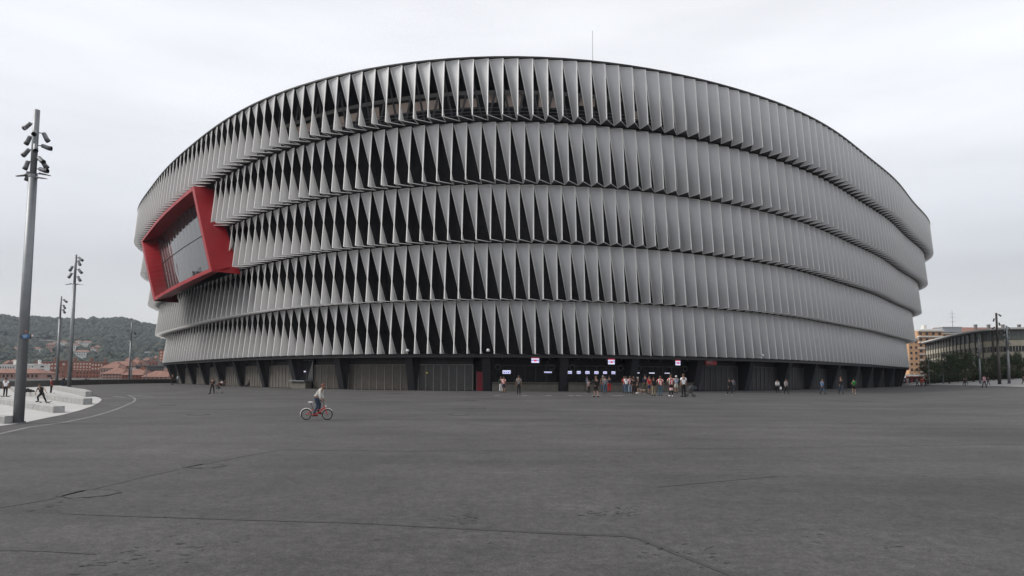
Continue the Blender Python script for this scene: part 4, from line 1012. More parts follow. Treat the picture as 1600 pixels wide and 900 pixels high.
# small trolley beside man in black, white bag, pushchair, dog
def pushchair(px, py, h, yaw, frame, seat, label, nm='pushchair'):
    p = gnd(px, py); s = (at(px, py - h, p.y).z - p.z) / 1.05; o = empty(nm, p, radians(yaw), label=label, cat='pushchair'); o.scale = (s, s, s)
    b = MB(); fm = cloth(frame)
    for y in (-.24, .24):
        b.tube([(-.5, y, .95), (-.42, y, 1.0), (0, y, .55), (.38, y, .14)], .02, fm, n=6); b.tube([(.1, y, .5), (-.3, y, .14)], .02, fm, n=6)
    b.tube([(-.5, -.24, .95), (-.5, .24, .95)], .022, fm, n=6); b.build('frame', o)
    b = MB(); sm = cloth(seat); b.hexa([(-.12, -.2, .42), (.25, -.2, .36), (.25, .2, .36), (-.12, .2, .42), (-.12, -.2, .5), (.27, -.2, .44), (.27, .2, .44), (-.12, .2, .5)], sm)
    b.hexa([(-.35, -.2, .9), (-.12, -.2, .44), (-.12, .2, .44), (-.35, .2, .9), (-.28, -.2, .92), (-.05, -.2, .46), (-.05, .2, .46), (-.28, .2, .92)], sm); b.build('seat', o)
    b = MB(); n = 8
    for i in range(n):
        a0, a1 = pi * .95 * i / n, pi * .95 * (i + 1) / n
        f = lambda a, y: (-.22 + .36 * cos(a), y, .72 + .33 * sin(a))
        b.poly([f(a0, -.23), f(a1, -.23), f(a1, .23), f(a0, .23)], sm)
        for y in (-.23, .23): b.poly([(-.22, y, .72), f(a0, y), f(a1, y)], sm)
    b.build('hood', o)
    for x in (-.3, .36):
        for y in (-.26, .26):
            b = MB(); nn_ = 16
            for j in range(nn_):
                a0, a1 = 2 * pi * j / nn_, 2 * pi * (j + 1) / nn_; b.tube([(x + .11 * cos(a0), y, .125 + .11 * sin(a0)), (x + .11 * cos(a1), y, .125 + .11 * sin(a1))], .018, cloth(BLK), n=5, cap=False)
            b.tube([(x, y - .02, .125), (x, y + .02, .125)], .03, fm, n=8); b.build('wheel', o)
pushchair(1079, 620.3, 18, 180, (.03, .03, .035), (.05, .055, .06), 'dark pushchair with its hood up at the right end of the crowd')
pushchair(343, 614.5, 10.5, 20, (.5, .5, .5), BLK, 'small black pushchair with a white frame beside the man all in black', nm='pushchair')
p = wo.location; b = MB(); b.hexa([(-.12, -.04, .42), (.12, -.04, .42), (.12, .04, .42), (-.12, .04, .42), (-.09, -.03, .72), (.09, -.03, .72), (.09, .03, .72), (-.09, .03, .72)], cloth(WHT))
b.tube([(-.05, 0, .72), (0, 0, .84), (.05, 0, .72)], .01, cloth(WHT), n=5); q = b.build('bag', label='white carrier bag in the hand of the woman in a white jacket', cat='bag'); q.location = p + V((.34, -.1, .0))
def dog(px, py, h, yaw):
    p = gnd(px, py); s = (at(px, py - h, p.y).z - p.z) / .72
    o = empty('dog', p, radians(yaw), label='brown and white dog standing among the legs of the crowd', cat='dog'); o.scale = (s,) * 3
    Vv = [(-.3, 0, .46), (-.05, 0, .46), (.2, 0, .48), (.34, 0, .60), (.42, 0, .66), (.56, 0, .62), (-.4, 0, .5), (-.52, 0, .6)]
    rr_ = [(.10, .10), (.105, .11), (.12, .13), .075, .075, .035, .03, .018]; ee = [(0, 1), (1, 2), (2, 3), (3, 4), (4, 5), (0, 6), (6, 7)]
    for x, hind in ((-.28, 1), (.2, 0)):
        for y in (-.08, .08):
            a = len(Vv)
            if hind: Vv += [(x, y, .38), (x + .06, y, .27), (x - .07, y, .16), (x - .05, y, .03), (x + .02, y, .02)]; rr_ += [.065, .045, .028, .022, .024]; ee += [(0, a), (a, a + 1), (a + 1, a + 2), (a + 2, a + 3), (a + 3, a + 4)]
            else: Vv += [(x, y, .36), (x - .01, y, .22), (x, y, .03), (x + .06, y, .02)]; rr_ += [.05, .032, .022, .024]; ee += [(2, a), (a, a + 1), (a + 1, a + 2), (a + 2, a + 3)]
    me = skin_mesh('dog_body', Vv, ee, rr_, root=1); me.materials.append(mat('brown white fur', (.20, .075, .03), .9, noise=.5, nscale=3.5, col2=(.5, .45, .4)))
    q = bpy.data.objects.new('body', me); SC.collection.objects.link(q); q.parent = o
    b = MB()
    for y in (-.05, .05): b.hexa([(.36, y - .02, .70), (.42, y - .02, .71), (.42, y + .02, .71), (.36, y + .02, .70), (.36, y * 1.6 - .01, .60), (.40, y * 1.6 - .01, .60), (.40, y * 1.6 + .01, .60), (.36, y * 1.6 + .01, .60)], me.materials[0])
    b.build('ears', o)
dog(1003, 616, 9.5, 200)
# ------------------------------------------------------------------ bicycle + cyclist
pb = gnd(495, 656.0); bk = empty('bicycle', pb, radians(-90), label='small red bicycle with white mudguards ridden by the child', cat='bicycle')
SB = (ray(1, 1).y and 1) and (pb.y / FPX) / .0245      # scale so that pixels match
bk.scale = (SB,) * 3
def bl(px, py): return V((0, (px - 495) * .0245, (656 - py) * .0245))   # in bicycle plane: y forward
M_BR = mat('bicycle red', (.50, .03, .02), .35); M_TYRE = mat('tyre rubber', (.02, .02, .02), .8); M_WH = mat('white enamel', (.65, .63, .6), .4)
RC, FC, RWH = V((0, -.405, .205)), V((0, .395, .205)), .19
def circ(b, c, r, w, m, n=28, a0=0, a1=2 * pi, seg=6, x=0):
    nn_ = n
    pts = [c + V((x, r * cos(a0 + (a1 - a0) * j / nn_), r * sin(a0 + (a1 - a0) * j / nn_))) for j in range(nn_ + 1)]
    b.tube(pts, w, m, n=seg, cap=False)
for c_ in (RC, FC):
    b = MB(); circ(b, c_, RWH, .018, M_TYRE); wh = b.build('wheel', bk)
    b = MB(); circ(b, c_, RWH - .022, .007, M_STEEL)
    for j in range(14): b.tube([c_, c_ + V((0, (RWH - .02) * cos(j * pi / 7), (RWH - .02) * sin(j * pi / 7)))], .0022, M_STEEL, n=4, cap=False)
    b.tube([c_ - V((.03, 0, 0)), c_ + V((.03, 0, 0))], .02, M_STEEL, n=8); b.build('rim', wh)
b = MB(); BB = V((0, -.03, .21)); HS = V((0, .27, .47)); HS2 = V((0, .255, .53)); STp = V((0, -.15, .40))
b.tube([BB, BB.lerp(HS, .5) + V((0, .02, -.03)), HS], .020, M_BR, n=8); b.tube([BB, STp], .017, M_BR, n=8); b.tube([STp + V((0, .02, -.06)), HS + V((0, 0, -.04))], .012, M_BR, n=8)
for x in (-.035, .035): b.tube([BB + V((x * .5, 0, 0)), RC + V((x, 0, 0))], .010, M_BR, n=6); b.tube([STp + V((x * .5, 0, 0)), RC + V((x, 0, 0))], .009, M_BR, n=6)
b.tube([HS, HS2], .022, M_BR, n=8); b.build('frame', bk)
b = MB()
for x in (-.04, .04): b.tube([HS + V((x * .6, .01, -.01)), FC + V((x, 0, 0))], .012, M_BR, n=6)
b.build('fork', bk)
b = MB(); b.tube([HS2, V((0, .22, .70))], .013, M_DKSTEEL, n=6); b.tube([V((-.23, .18, .745)), V((-.1, .22, .72)), V((.1, .22, .72)), V((.23, .18, .745))], .012, M_DKSTEEL, n=6)
hb_ = b.build('handlebar', bk); b = MB()
for x in (-1, 1): b.tube([V((.17 * x, .195, .738)), V((.25 * x, .17, .75))], .019, M_TYRE, n=8)
b.build('grips', hb_)
b = MB(); b.ball(bl(485, 629), (.065, .10, .028), M_WH, 12, 7); b.build('saddle', bk); b = MB(); b.tube([STp, bl(485, 630)], .013, M_DKSTEEL, n=6); b.build('seat_post', bk)
b = MB(); circ(b, RC, RWH + .035, .018, M_WH, a0=radians(35), a1=radians(190), n=14); b.build('mudguard', bk); b = MB(); circ(b, FC, RWH + .035, .016, M_WH, a0=radians(40), a1=radians(150), n=10); b.build('mudguard', bk)
b = MB(); circ(b, BB, .06, .006, M_STEEL, n=16, x=.04); b.tube([BB + V((.05, 0, 0)), BB + V((.06, -.07, -.07))], .009, M_STEEL, n=6); b.tube([BB - V((.05, 0, 0)), BB + V((-.06, .07, .07))], .009, M_STEEL, n=6)
for s_, d_ in ((1, V((0, -.07, -.07))), (-1, V((0, .07, .07)))): b.box(BB + V((.10 * s_, 0, 0)) + d_, (.08, .07, .02), M_TYRE)
b.tube([BB + V((.04, 0, .055)), RC + V((.04, 0, .03))], .004, M_DKSTEEL, n=4); b.tube([BB + V((.04, 0, -.055)), RC + V((.04, 0, -.03))], .004, M_DKSTEEL, n=4); b.build('crankset', bk)
b = MB(); b.ball(HS + V((0, .06, .05)), (.03, .035, .03), M_WH, 8, 6); b.build('headlight', bk)
co = empty('person', pb, radians(-90), label='child with auburn hair, white top and jeans standing on the pedals of the red bicycle', cat='person'); co.scale = (SB,) * 3
ms = pose_meshes('cycle', 'long', 'long', False)
for nm, me, mm in (('body', ms[0], SKIN), ('top_garment', ms[1], cloth((.60, .58, .54))), ('trousers', ms[2], cloth((.03, .045, .075))), ('shoes', ms[3], cloth((.16, .02, .02))), ('hair', ms[4], HAIRS['r'])):
    q = bpy.data.objects.new(nm, me)
    if not me.materials: me.materials.append(None)
    q.material_slots[0].link = 'OBJECT'; q.material_slots[0].material = mm; SC.collection.objects.link(q); q.parent = co

# ------------------------------------------------------------------ background, left: town and hill
random.seed(21)
M_FOR = mat('forest floor', (.045, .06, .03), .95, noise=.3, nscale=.02)
RIDGE = [(-500, 470), (-200, 480), (0, 497), (15, 499.5), (25, 501.5), (45, 499), (60, 500), (80, 501.5), (100, 502.5), (120, 502), (130, 503.5), (142, 500), (151, 502.5), (166, 501.5), (183, 500.5), (194, 501.5), (204, 505), (215, 508.5), (227, 510), (245, 513), (300, 522), (380, 540), (480, 566), (560, 592)]
def ridge_y(px):
    for (a, ya), (c, yc) in zip(RIDGE[:-1], RIDGE[1:]):
        if a <= px <= c: return ya + (yc - ya) * (px - a) / (c - a)
    return 595
HD = 1450.0
def hill_pt(px, f, bump=True):
    Y = 560 + (HD - 560) * f
    yr = ridge_y(px); zr = at(px, yr + 4, HD).z
    prof = f ** 1.25 * (1 - .10 * sin(f * pi))
    z = zr * prof
    if bump: z += (sin(px * .045 + f * 4.2) * 5 + sin(px * .11 + f * 9) * 2.5) * f * (1 - f) * 2.2
    X = at(px, 590, Y).x
    return Vector((X, Y, z))
b = MB(); nx_, ny_ = 90, 34
for j in range(ny_ + 1):
    for i in range(nx_ + 1): b.v.append(tuple(hill_pt(-500 + 1060 * i / nx_, j / ny_)))
for i in range(nx_ + 1):   # far side
    q = hill_pt(-500 + 1060 * i / nx_, 1); b.v.append((q.x, q.y + 700, -5))
k_ = b.mi(M_FOR)
for j in range(ny_ + 1):
    for i in range(nx_):
        a = j * (nx_ + 1) + i; b.f.append((a, a + 1, a + nx_ + 2, a + nx_ + 1)); b.m.append(k_)
b.build('hill', smooth=True, kind='structure')
CLEAR = [(-60, 40, .50, .58), (-20, 18, .62, .66)]
M_LEAF1 = mat('far foliage dark', (.024, .033, .028), .95); M_LEAF2 = mat('far foliage mid', (.034, .044, .035), .95); M_LEAF3 = mat('far foliage olive', (.050, .055, .040), .95)
HSP = [(23, 553, 7), (55, 553.5, 12), (78, 551, 11), (97, 543.5, 10), (85, 542.5, 8), (116, 550, 9), (134, 545.5, 13), (127, 561, 20), (151, 550, 6), (143, 552, 4), (120, 542, 8), (75, 532, 26)]
def hill_f(px, py):
    f = .02
    while f < 1:
        if proj(hill_pt(px, f))[1] <= py: return f
        f += .01
    return 1
HF = [(x, w, hill_f(x, y)) for x, y, w in HSP]
b = MB(); fm = [M_LEAF1, M_LEAF1, M_LEAF2, M_LEAF2, M_LEAF3]
import itertools
def clump(b, c, r, m):
    base = len(b.v); k_ = b.mi(m); n1 = 6
    vv = [(0, 0, 1.15)]
    for zz, rr_ in ((.62, .75), (.05, 1.0), (-.55, .8)):
        for j in range(n1): t = 2 * pi * j / n1 + zz * 2; q = rr_ * random.uniform(.75, 1.2); vv.append((q * cos(t), q * sin(t), zz + random.uniform(-.15, .2)))
    b.v += [(c.x + x * r, c.y + y * r, c.z + z * r) for x, y, z in vv]
    for j in range(n1): b.f.append((base, base + 1 + j, base + 1 + (j + 1) % n1)); b.m.append(k_)
    for l in range(2):
        for j in range(n1):
            a = base + 1 + l * n1 + j; c_ = base + 1 + l * n1 + (j + 1) % n1; b.f.append((a, a + n1, c_ + n1, c_)); b.m.append(k_)
for i in range(9000):
    px = random.uniform(-160, 420); f = random.random() ** .8
    if px > 330 and random.random() < .5: continue
    if random.random() < .14: f = random.uniform(.975, 1.0)
    if -60 < px < 30 and .60 < f < .68: continue
    if sin(px * .06 + f * 14) + sin(f * 22 + px * .02) > 1.35 and f < .55: continue
    if any(abs(px - x) < w / 2 + 3 and hf - .09 < f < hf + .012 for x, w, hf in HF): continue
    p = hill_pt(px, f); r = random.uniform(4, 8.5) * (.75 + .4 * f)
    clump(b, p + Vector((0, 0, r * .45)), r, random.choice(fm) if f < .6 else random.choice(fm[:4]))
b.build('forest', kind='stuff', label='dark green woodland covering the far hillside')
M_GRASS = mat('hill meadow', (.14, .15, .07), .95, noise=.2, nscale=.02)
b = MB()
for i in range(12):
    a, c = -80 + 110 * i / 12, -80 + 110 * (i + 1) / 12
    b.poly([hill_pt(a, .61) + V((0, 0, 3)), hill_pt(c, .61) + V((0, 0, 3)), hill_pt(c, .67) + V((0, 0, 3)), hill_pt(a, .67) + V((0, 0, 3))], M_GRASS)
b.build('meadow', kind='structure')
# houses
M_WHITE = mat('white render', (.62, .61, .58), .85, noise=.06, nscale=.3); M_TILE = mat('clay roof tile', (.19, .095, .07), .85, noise=.2, nscale=.6); M_WIN = mat('dark window', (.03, .033, .038), .2)
M_BRICK = mat('red brick', (.23, .075, .05), .9, noise=.15, nscale=.5); M_BRICK2 = mat('rust brick', (.27, .10, .065), .9, noise=.15, nscale=.5); M_PINK = mat('pink render', (.40, .25, .21), .9, noise=.1, nscale=.3)
M_GRYC = mat('grey concrete facade', (.16, .155, .15), .9, noise=.1, nscale=.3); M_CREAM = mat('cream panel', (.46, .42, .33), .85, noise=.12, nscale=.6); M_ORG = mat('orange brick', (.55, .33, .19), .9, noise=.1, nscale=.5)
M_WINL = mat('pale shutter', (.55, .52, .47), .7)
def house(cx, cy, z0, w, d, h, yaw, wall, roofm, nwx, nfl, label, cat='house', roof='gable', winm=M_WIN, rh=2.5, bands=None, sides=True, grp=None, chim=False):
    o = empty('house' if cat == 'house' else 'apartment_building', (cx, cy, z0), yaw, label=label, cat=cat, group=grp)
    b = MB(); b.box((0, 0, h / 2 - 3), (w, d, h + 6), wall); wo_ = b.build('wall', o)
    fh = h / nfl
    for fl in range(nfl):
        for j in range(nwx):
            x = -w / 2 + w * (j + .5) / nwx; z = fl * fh + fh * .5
            q = MB(); q.box((x, -d / 2 - .02, z), (w / nwx * .42, .12, fh * .45), winm); wn = q.build('window', o)
            q = MB(); q.box((x, -d / 2 - .06, z - fh * .25), (w / nwx * .5, .16, fh * .05), wall); q.build('sill', wn)
    if sides:
        q = MB()
        for fl in range(nfl):
            for sx in (-1, 1): q.box((sx * (w / 2 + .02), 0, fl * fh + fh * .5), (.12, d * .2, fh * .45), winm)
        q.build('side_windows', o)
    if bands:
        for fl in range(nfl + 1):
            q = MB(); q.box((0, -d / 2 - .6, fl * fh), (w * 1.005, 1.2, fh * .22), bands); q.build('balcony', o)
    b = MB()
    if roof == 'gable':
        e = .5
        A_ = [(-w / 2 - e, -d / 2 - e, h), (w / 2 + e, -d / 2 - e, h), (w / 2 + e, d / 2 + e, h), (-w / 2 - e, d / 2 + e, h)]; r0, r1_ = (-w / 2 * .6, 0, h + rh), (w / 2 * .6, 0, h + rh)
        b.poly([A_[0], A_[1], r1_, r0], roofm); b.poly([A_[2], A_[3], r0, r1_], roofm); b.poly([A_[1], A_[2], r1_], roofm); b.poly([A_[3], A_[0], r0], roofm); b.poly(A_[::-1], wall)
    else:
        b.box((0, 0, h + .3), (w + .4, d + .4, .6), roofm)
    ro = b.build('roof', o)
    if chim or roof != 'gable':
        b = MB(); b.box((w * .15, 0, h + rh * .6 + .5), (w * .12, d * .15, rh * .8 + 1.2), roofm if roof != 'gable' else wall); b.build('chimney', ro)
    return o
def hillhouse(px, py, wpx, hpx, label, wall=M_WHITE, nw=3, nf=2, yaw=.2, rh=2.0, grp='white villas on the far hillside'):
    # find hill depth where the sight line meets the slope
    f = .02
    while f < 1:
        q = hill_pt(px, f)
        if proj(q)[1] <= py: break
        f += .01
    s_ = q.y / FPX; house(q.x, q.y, q.z + 3.5, wpx * s_, 9, hpx * s_ * 1.1, yaw, wall, M_TILE, nw, nf, label, rh=rh, grp=grp)
for a in ((23, 553, 7, 3, 'small white villa on the hillside left of the nearest lamp post', M_WHITE, 2, 1), (55, 553.5, 12, 4, 'low white villa on the hillside just right of the nearest lamp post', M_WHITE, 4, 1),
          (78, 551, 11, 7, 'villa with a large orange roof on the hillside left of the slim lamp post', M_PINK, 3, 2), (97, 543.5, 10, 4, 'white villa on the hillside between two lamp posts, high up', M_WHITE, 3, 2),
          (85, 542.5, 8, 3, 'small white villa above the orange roofed one', M_WHITE, 2, 1), (116, 550, 9, 6, 'white villa on the hillside touching the second tallest lamp post on its right', M_WHITE, 3, 2),
          (134, 545.5, 13, 6, 'largest white villa with balconies high on the hillside', M_WHITE, 5, 2), (127, 561, 20, 6, 'long white villa lowest on the hillside above the brick blocks', M_WHITE, 6, 2),
          (151, 550, 6, 3, 'tiny pinkish house at the right end of the hillside villas', M_PINK, 2, 1), (143, 552, 4, 2.5, 'tiny white house between the largest villa and the pinkish one', M_WHITE, 1, 1), (120, 542, 8, 3.5, 'white villa behind and above the one by the second tallest lamp post', M_WHITE, 3, 1)):
    hillhouse(a[0], a[1], a[2], a[3], a[4], a[5], a[6], a[7])
b = MB(); q0 = at(63, 531.5, 1050); q1 = at(88, 533, 1000); b.tube([q0, q1], .9, M_GRYC, n=6); b.build('retaining_wall', label='pale retaining wall of the hillside road', cat='wall')
def block(x0, x1, yt, Y, wall, roofm, nw, nf, label, roof='flat', winm=M_WIN, rh=2, bands=None, yaw=0, d=14, cat='apartment block', z0=0, grp=None, chim=False):
    a, c = at(x0, 590, Y), at(x1, 590, Y); zt = at((x0 + x1) / 2, yt, Y).z
    return house((a.x + c.x) / 2, Y + d / 2, z0, (c.x - a.x), d, zt - z0, yaw, wall, roofm, nw, nf, label, cat=cat, roof=roof, winm=winm, rh=rh, bands=bands, grp=grp, chim=chim)
BG = 'brick apartment blocks across the river'
block(-14, 22, 571, 380, M_WHITE, M_WHITE, 9, 3, 'low white building left of the nearest lamp post', grp=None)
block(-30, 60, 583, 300, M_PINK, M_TILE, 14, 1, 'low pinkish shed with a tiled roof beyond the left end of the parapet', roof='gable')
block(39.5, 52, 570, 400, M_WHITE, M_WHITE, 3, 4, 'narrow white building directly right of the nearest lamp post')
block(52, 88, 566, 480, M_BRICK, M_TILE, 7, 4, 'leftmost tall red brick block, left of the slim lamp post', winm=M_WINL, grp=BG)
block(58, 100, 579, 440, M_BRICK2, M_TILE, 8, 2, 'lower rust brick block in front of the leftmost tall one', grp=BG)
block(88, 116, 564.5, 500, M_BRICK, M_TILE, 5, 5, 'red brick block behind the second tallest lamp post', grp=BG)
block(113, 142, 566, 470, M_BRICK2, M_TILE, 6, 5, 'rust brick block with pale shutters right of the second tallest lamp post', winm=M_WINL, grp=BG)
block(142, 160, 567.5, 465, M_BRICK, M_TILE, 4, 4, 'rightmost tall brick block of the row', winm=M_WINL, grp=BG)
block(118, 165, 580, 420, M_BRICK2, M_TILE, 9, 2, 'lower brick block in front of the tall row, right part', grp=BG)
block(168, 192, 568, 560, M_BRICK, M_TILE, 5, 3, 'distant brick block with a tiled hip roof right of the brick row', roof='gable', grp=BG)
for j, (x0, x1, yt, Y, l_) in enumerate(((156, 182, 575, 400, 'pink house with a tiled roof, left one in front of the distant brick block'), (176, 203, 572, 410, 'pink house with a tiled roof left of the thin lamp post'), (186, 214, 568, 450, 'row house with a red roof behind the thin lamp post'), (160, 190, 584, 340, 'low tiled shed just over the parapet, middle'), (190, 222, 586, 330, 'low tiled shed just over the parapet, by the thin lamp post'), (222, 262, 589, 320, 'low tiled shed just over the parapet, near the stadium'))):
    block(x0, x1, yt, Y, (M_PINK, M_BRICK2, M_PINK)[j % 3], M_TILE, 6, 2, l_, roof='gable', rh=3.0, cat='house', grp='tiled houses beyond the parapet', chim=True)
block(203, 212, 574, 400, M_WHITE, M_TILE, 2, 3, 'small white building right of the thin lamp post')
block(212, 256, 572, 400, M_GRYC, M_GRYC, 12, 4, 'wide dark grey block with horizontal bands near the stadium', bands=mat('dark band', (.09, .088, .085), .8))
block(206, 246, 566, 560, M_BRICK2, M_TILE, 8, 4, 'brownish block behind the dark grey one')
block(247.5, 262, 548, 520, mat('orange red brick', (.36, .12, .07), .9, noise=.1, nscale=.5), M_TILE, 3, 9, 'slender orange red brick tower close to the stadium edge', winm=M_WINL)
block(240, 290, 575, 430, mat('brown render', (.25, .18, .15), .9), M_GRYC, 8, 3, 'brown block between the orange red tower and the stadium columns')

for j, (x, y, w, h, l_) in enumerate(((-196, 216, 16, 34, 'first residential tower beyond the left edge, mirrored in the red framed window'), (-222, 222, 18, 46, 'second, taller residential tower beyond the left edge, mirrored in the window'), (-246, 216, 18, 58, 'third and tallest residential tower beyond the left edge, mirrored in the window'), (-270, 208, 20, 50, 'fourth residential tower beyond the left edge, mirrored in the window'), (-296, 196, 22, 64, 'fifth residential tower beyond the left edge, farthest left'))):
    house(x, y, 0, w, 16, h, .85, M_GRYC, M_DARK, 4, int(h / 3.3), l_, cat='apartment block', roof='flat')
for x0, x1, yt, Y, wl, l_ in ((3, 9, 568, 620, M_PINK, 'tiny pink house above the low white building, far left'), (13, 19, 566, 640, M_WHITE, 'tiny white house above the low white building, left of the lamp post'), (162, 168, 566, 700, M_WHITE, 'tiny white house beside the distant brick block, on its left'),
    (193, 200, 563, 720, M_PINK, 'tiny pink house at the foot of the hill, left of the thin lamp post'), (209, 215, 561, 760, M_WHITE, 'tiny white house at the foot of the hill, right of the thin lamp post'), (222, 230, 563, 700, M_BRICK2, 'tiny brick house at the foot of the hill, near the stadium'),
    (236, 242, 560, 760, M_WHITE, 'tiny white house at the foot of the hill beside the orange red tower'), (176, 183, 558, 800, M_WHITE, 'tiny white house highest at the foot of the hill, above the distant brick block')):
    block(x0, x1, yt, Y, wl, M_TILE, 3, 2, l_, roof='gable', rh=3, d=10, cat='house', grp='tiny houses at the foot of the hill')
# ------------------------------------------------------------------ background, right
block(1421.5, 1437, 530, 290, M_ORG, M_WHITE, 2, 8, 'orange brick apartment building next to the stadium edge, left wing', bands=None, z0=0)
block(1436, 1476, 517, 300, M_ORG, M_WHITE, 4, 9, 'orange brick apartment building with white balcony bands', bands=M_WHITE)
block(1474, 1640, 521, 330, M_ORG, M_WHITE, 18, 8, 'long apartment block with white bands behind the old curved stand', bands=M_WHITE)
a, c = at(1474, 521, 332), at(1650, 521, 332)
b = MB(); zt = at(1520, 510, 332).z; b.poly([(a.x, 331, a.z + .7), (c.x, 331, a.z + .7), (c.x - 2, 342, zt + .3), (a.x + 2, 342, zt + .3)], M_TILE); b.poly([(a.x, 331, a.z + .7), (a.x + 2, 342, zt + .3), (a.x, 350, a.z)], M_TILE); b.poly([(a.x, 350, a.z), (c.x, 350, a.z), (c.x - 2, 342, zt + .3), (a.x + 2, 342, zt + .3)], M_TILE)
b.poly([(c.x, 350, a.z), (c.x, 331, a.z + .7), (c.x - 2, 342, zt + .3)], M_TILE)
tr_ = b.build('roof_terrace', label='red tiled roof on top of the long apartment block', cat='roof')
for x0, x1, yt, m_, l_ in ((1443, 1462, 514.5, M_GRYC, 'low grey plant room on the roof of the balcony building'), (1475, 1505, 511, mat('blue grey metal', (.33, .35, .37), .6), 'pale blue grey plant room on the roof beside the mast')):
    a, c = at(x0, 520, 305), at(x1, 520, 305); zt = at(x0, yt, 305).z; z0 = at(x0, 517, 305).z - .5
    b = MB(); b.box(((a.x + c.x) / 2, 309, (zt + z0) / 2), (c.x - a.x, 6, zt - z0), m_); b.box(((a.x + c.x) / 2, 309, zt + .12), (c.x - a.x + .5, 6.5, .2), M_WHITE); b.build('plant_room', label=l_, cat='plant room')
q0 = at(1488.5, 512, 306); q1 = at(1487.5, 485, 306); b = MB(); b.tube([q0, q1], [.12, .07], M_STEEL, n=5)
for f in (.35, .6, .8): q = q0.lerp(q1, f); b.tube([q - V((1.4, 0, 0)), q + V((1.4, 0, 0))], .05, M_STEEL, n=4)
b.build('antenna', label='tall thin television mast on the roof behind the old stand', cat='antenna')
# chimneys
for x, l_ in ((1528.5, 'small chimney on the tiled roof, left one'), (1549, 'small chimney on the tiled roof, middle one'), (1571.5, 'small chimney on the tiled roof above the grey lamp post'), (1597, 'chimney on the tiled roof near the right edge')):
    q = at(x, 510, 336); b = MB(); b.box((q.x, 338, q.z - .4), (1.1, 1.1, 2.6), M_GRYC); b.box((q.x, 338, q.z + .95), (1.4, 1.4, .2), M_GRYC); b.build('chimney', label=l_, cat='chimney')
# old curved stand
go = empty('grandstand', (0, 0, 0), label='old curved concrete grandstand with glazed top storey and cream panels behind the trees', cat='grandstand')
path = [(1449, 236), (1462, 224), (1475, 213), (1487, 203.5), (1500, 195), (1521, 184), (1545, 176), (1572, 171), (1600, 169), (1650, 168), (1720, 170)]
GPT = [V((at(x, 590, Y).x, Y, 0)) for x, Y in path]
ZR = 14.6
def gpt(t):
    t = t * (len(GPT) - 1); i = min(int(t), len(GPT) - 2); return GPT[i].lerp(GPT[i + 1], t - i)
cum = [0]
for a, c in zip(GPT[:-1], GPT[1:]): cum.append(cum[-1] + (c - a).length)
def gs(s):
    for i in range(len(cum) - 1):
        if s <= cum[i + 1]: return GPT[i].lerp(GPT[i + 1], (s - cum[i]) / (cum[i + 1] - cum[i]))
    return GPT[-1]
NB = 24; Lg = cum[-1]
nrm = lambda s: (lambda d: V((d.y, -d.x, 0)).normalized())(gs(min(s + .5, Lg)) - gs(max(s - .5, 0)))
def gq(b, s0, s1, z0, z1, off, m, th=.3):
    p0, p1 = gs(s0) + nrm(s0) * off, gs(s1) + nrm(s1) * off; i0, i1 = p0 - nrm(s0) * th, p1 - nrm(s1) * th
    Zv = lambda p, z: V((p.x, p.y, z)); b.hexa([Zv(p0, z0), Zv(p1, z0), Zv(i1, z0), Zv(i0, z0), Zv(p0, z1), Zv(p1, z1), Zv(i1, z1), Zv(i0, z1)], m)
M_STG = mat('stand glazing', (.16, .18, .165), .35); M_STC = mat('stand brown pier', (.11, .095, .08), .8); M_STW = mat('stand wall', (.22, .205, .17), .9, noise=.15, nscale=.4)
for i in range(NB):
    s0, s1 = Lg * i / NB, Lg * (i + 1) / NB
    b = MB(); gq(b, s0, s1, 11.8, 14.0, 0, M_STG); wn = b.build('glazing', go)
    b = MB()
    for f in (.25, .5, .75): gq(b, lerp(s0, s1, f) - .05, lerp(s0, s1, f) + .05, 11.8, 14.0, .06, M_GRYC, .08)
    gq(b, s0, s1, 12.9, 13.0, .06, M_GRYC, .08); b.build('glazing_bars', wn)
    for z0, z1 in ((10.2, 11.6), (7.3, 8.7), (4.2, 5.5)):
        b = MB(); gq(b, s0 + .35, s1 - .35, z0, z1, .12, M_CREAM); b.build('cream_panel', go)
    for z0, z1 in ((8.85, 10.1), (5.7, 7.1)):
        b = MB(); gq(b, s0 + .4, s1 - .4, z0, z1, 0.02, M_WIN); wn = b.build('window', go)
        b = MB()
        for f in (.2, .4, .6, .8): gq(b, lerp(s0 + .4, s1 - .4, f) - .05, lerp(s0 + .4, s1 - .4, f) + .05, z0, z1, .08, M_CREAM, .06)
        b.build('glazing_bars', wn)
    b = MB(); gq(b, s0 - .14, s0 + .14, 0, 14.0, .3, M_STC, .7); b.build('pier', go)
b = MB()
for i in range(NB): gq(b, Lg * i / NB, Lg * (i + 1) / NB, 0, 11.8, -.1, M_STW)
b.build('wall', go)
b = MB()
for i in range(NB):
    gq(b, Lg * i / NB, Lg * (i + 1) / NB, 14.02, 14.6, 1.1, M_GRYC, 9); gq(b, Lg * i / NB, Lg * (i + 1) / NB, 14.35, 14.75, 1.3, M_WHITE, .22)
b.build('roof', go)
# shopfront under the stadium edge
a, c = at(1403, 600, 262), at(1442, 600, 262)
o = empty('shopfront', ((a.x + c.x) / 2, 262, 0), label='low shopfront with a white canopy and red front at the foot of the orange building', cat='shop')
w = c.x - a.x; zc_ = at(1420, 586.5, 262).z
b = MB(); b.box((0, 3, zc_ / 2 - .2), (w, 5, zc_ - .4), mat('shop red', (.32, .03, .03), .6)); b.build('wall', o)
b = MB(); b.box((0, 0, zc_), (w + 2, 4, .6), M_WHITE); b.build('canopy', o)
for j in range(5): b = MB(); b.box((-w / 2 + w * (j + .5) / 5, .45, 1.2), (w / 5 * .55, .12, 2.1), M_WIN); b.build('shop_window', o)
b = MB(); b.box((-w * .2, .35, 2.6), (.8, .1, .5), M_SCREEN); b.build('lit_sign', o)
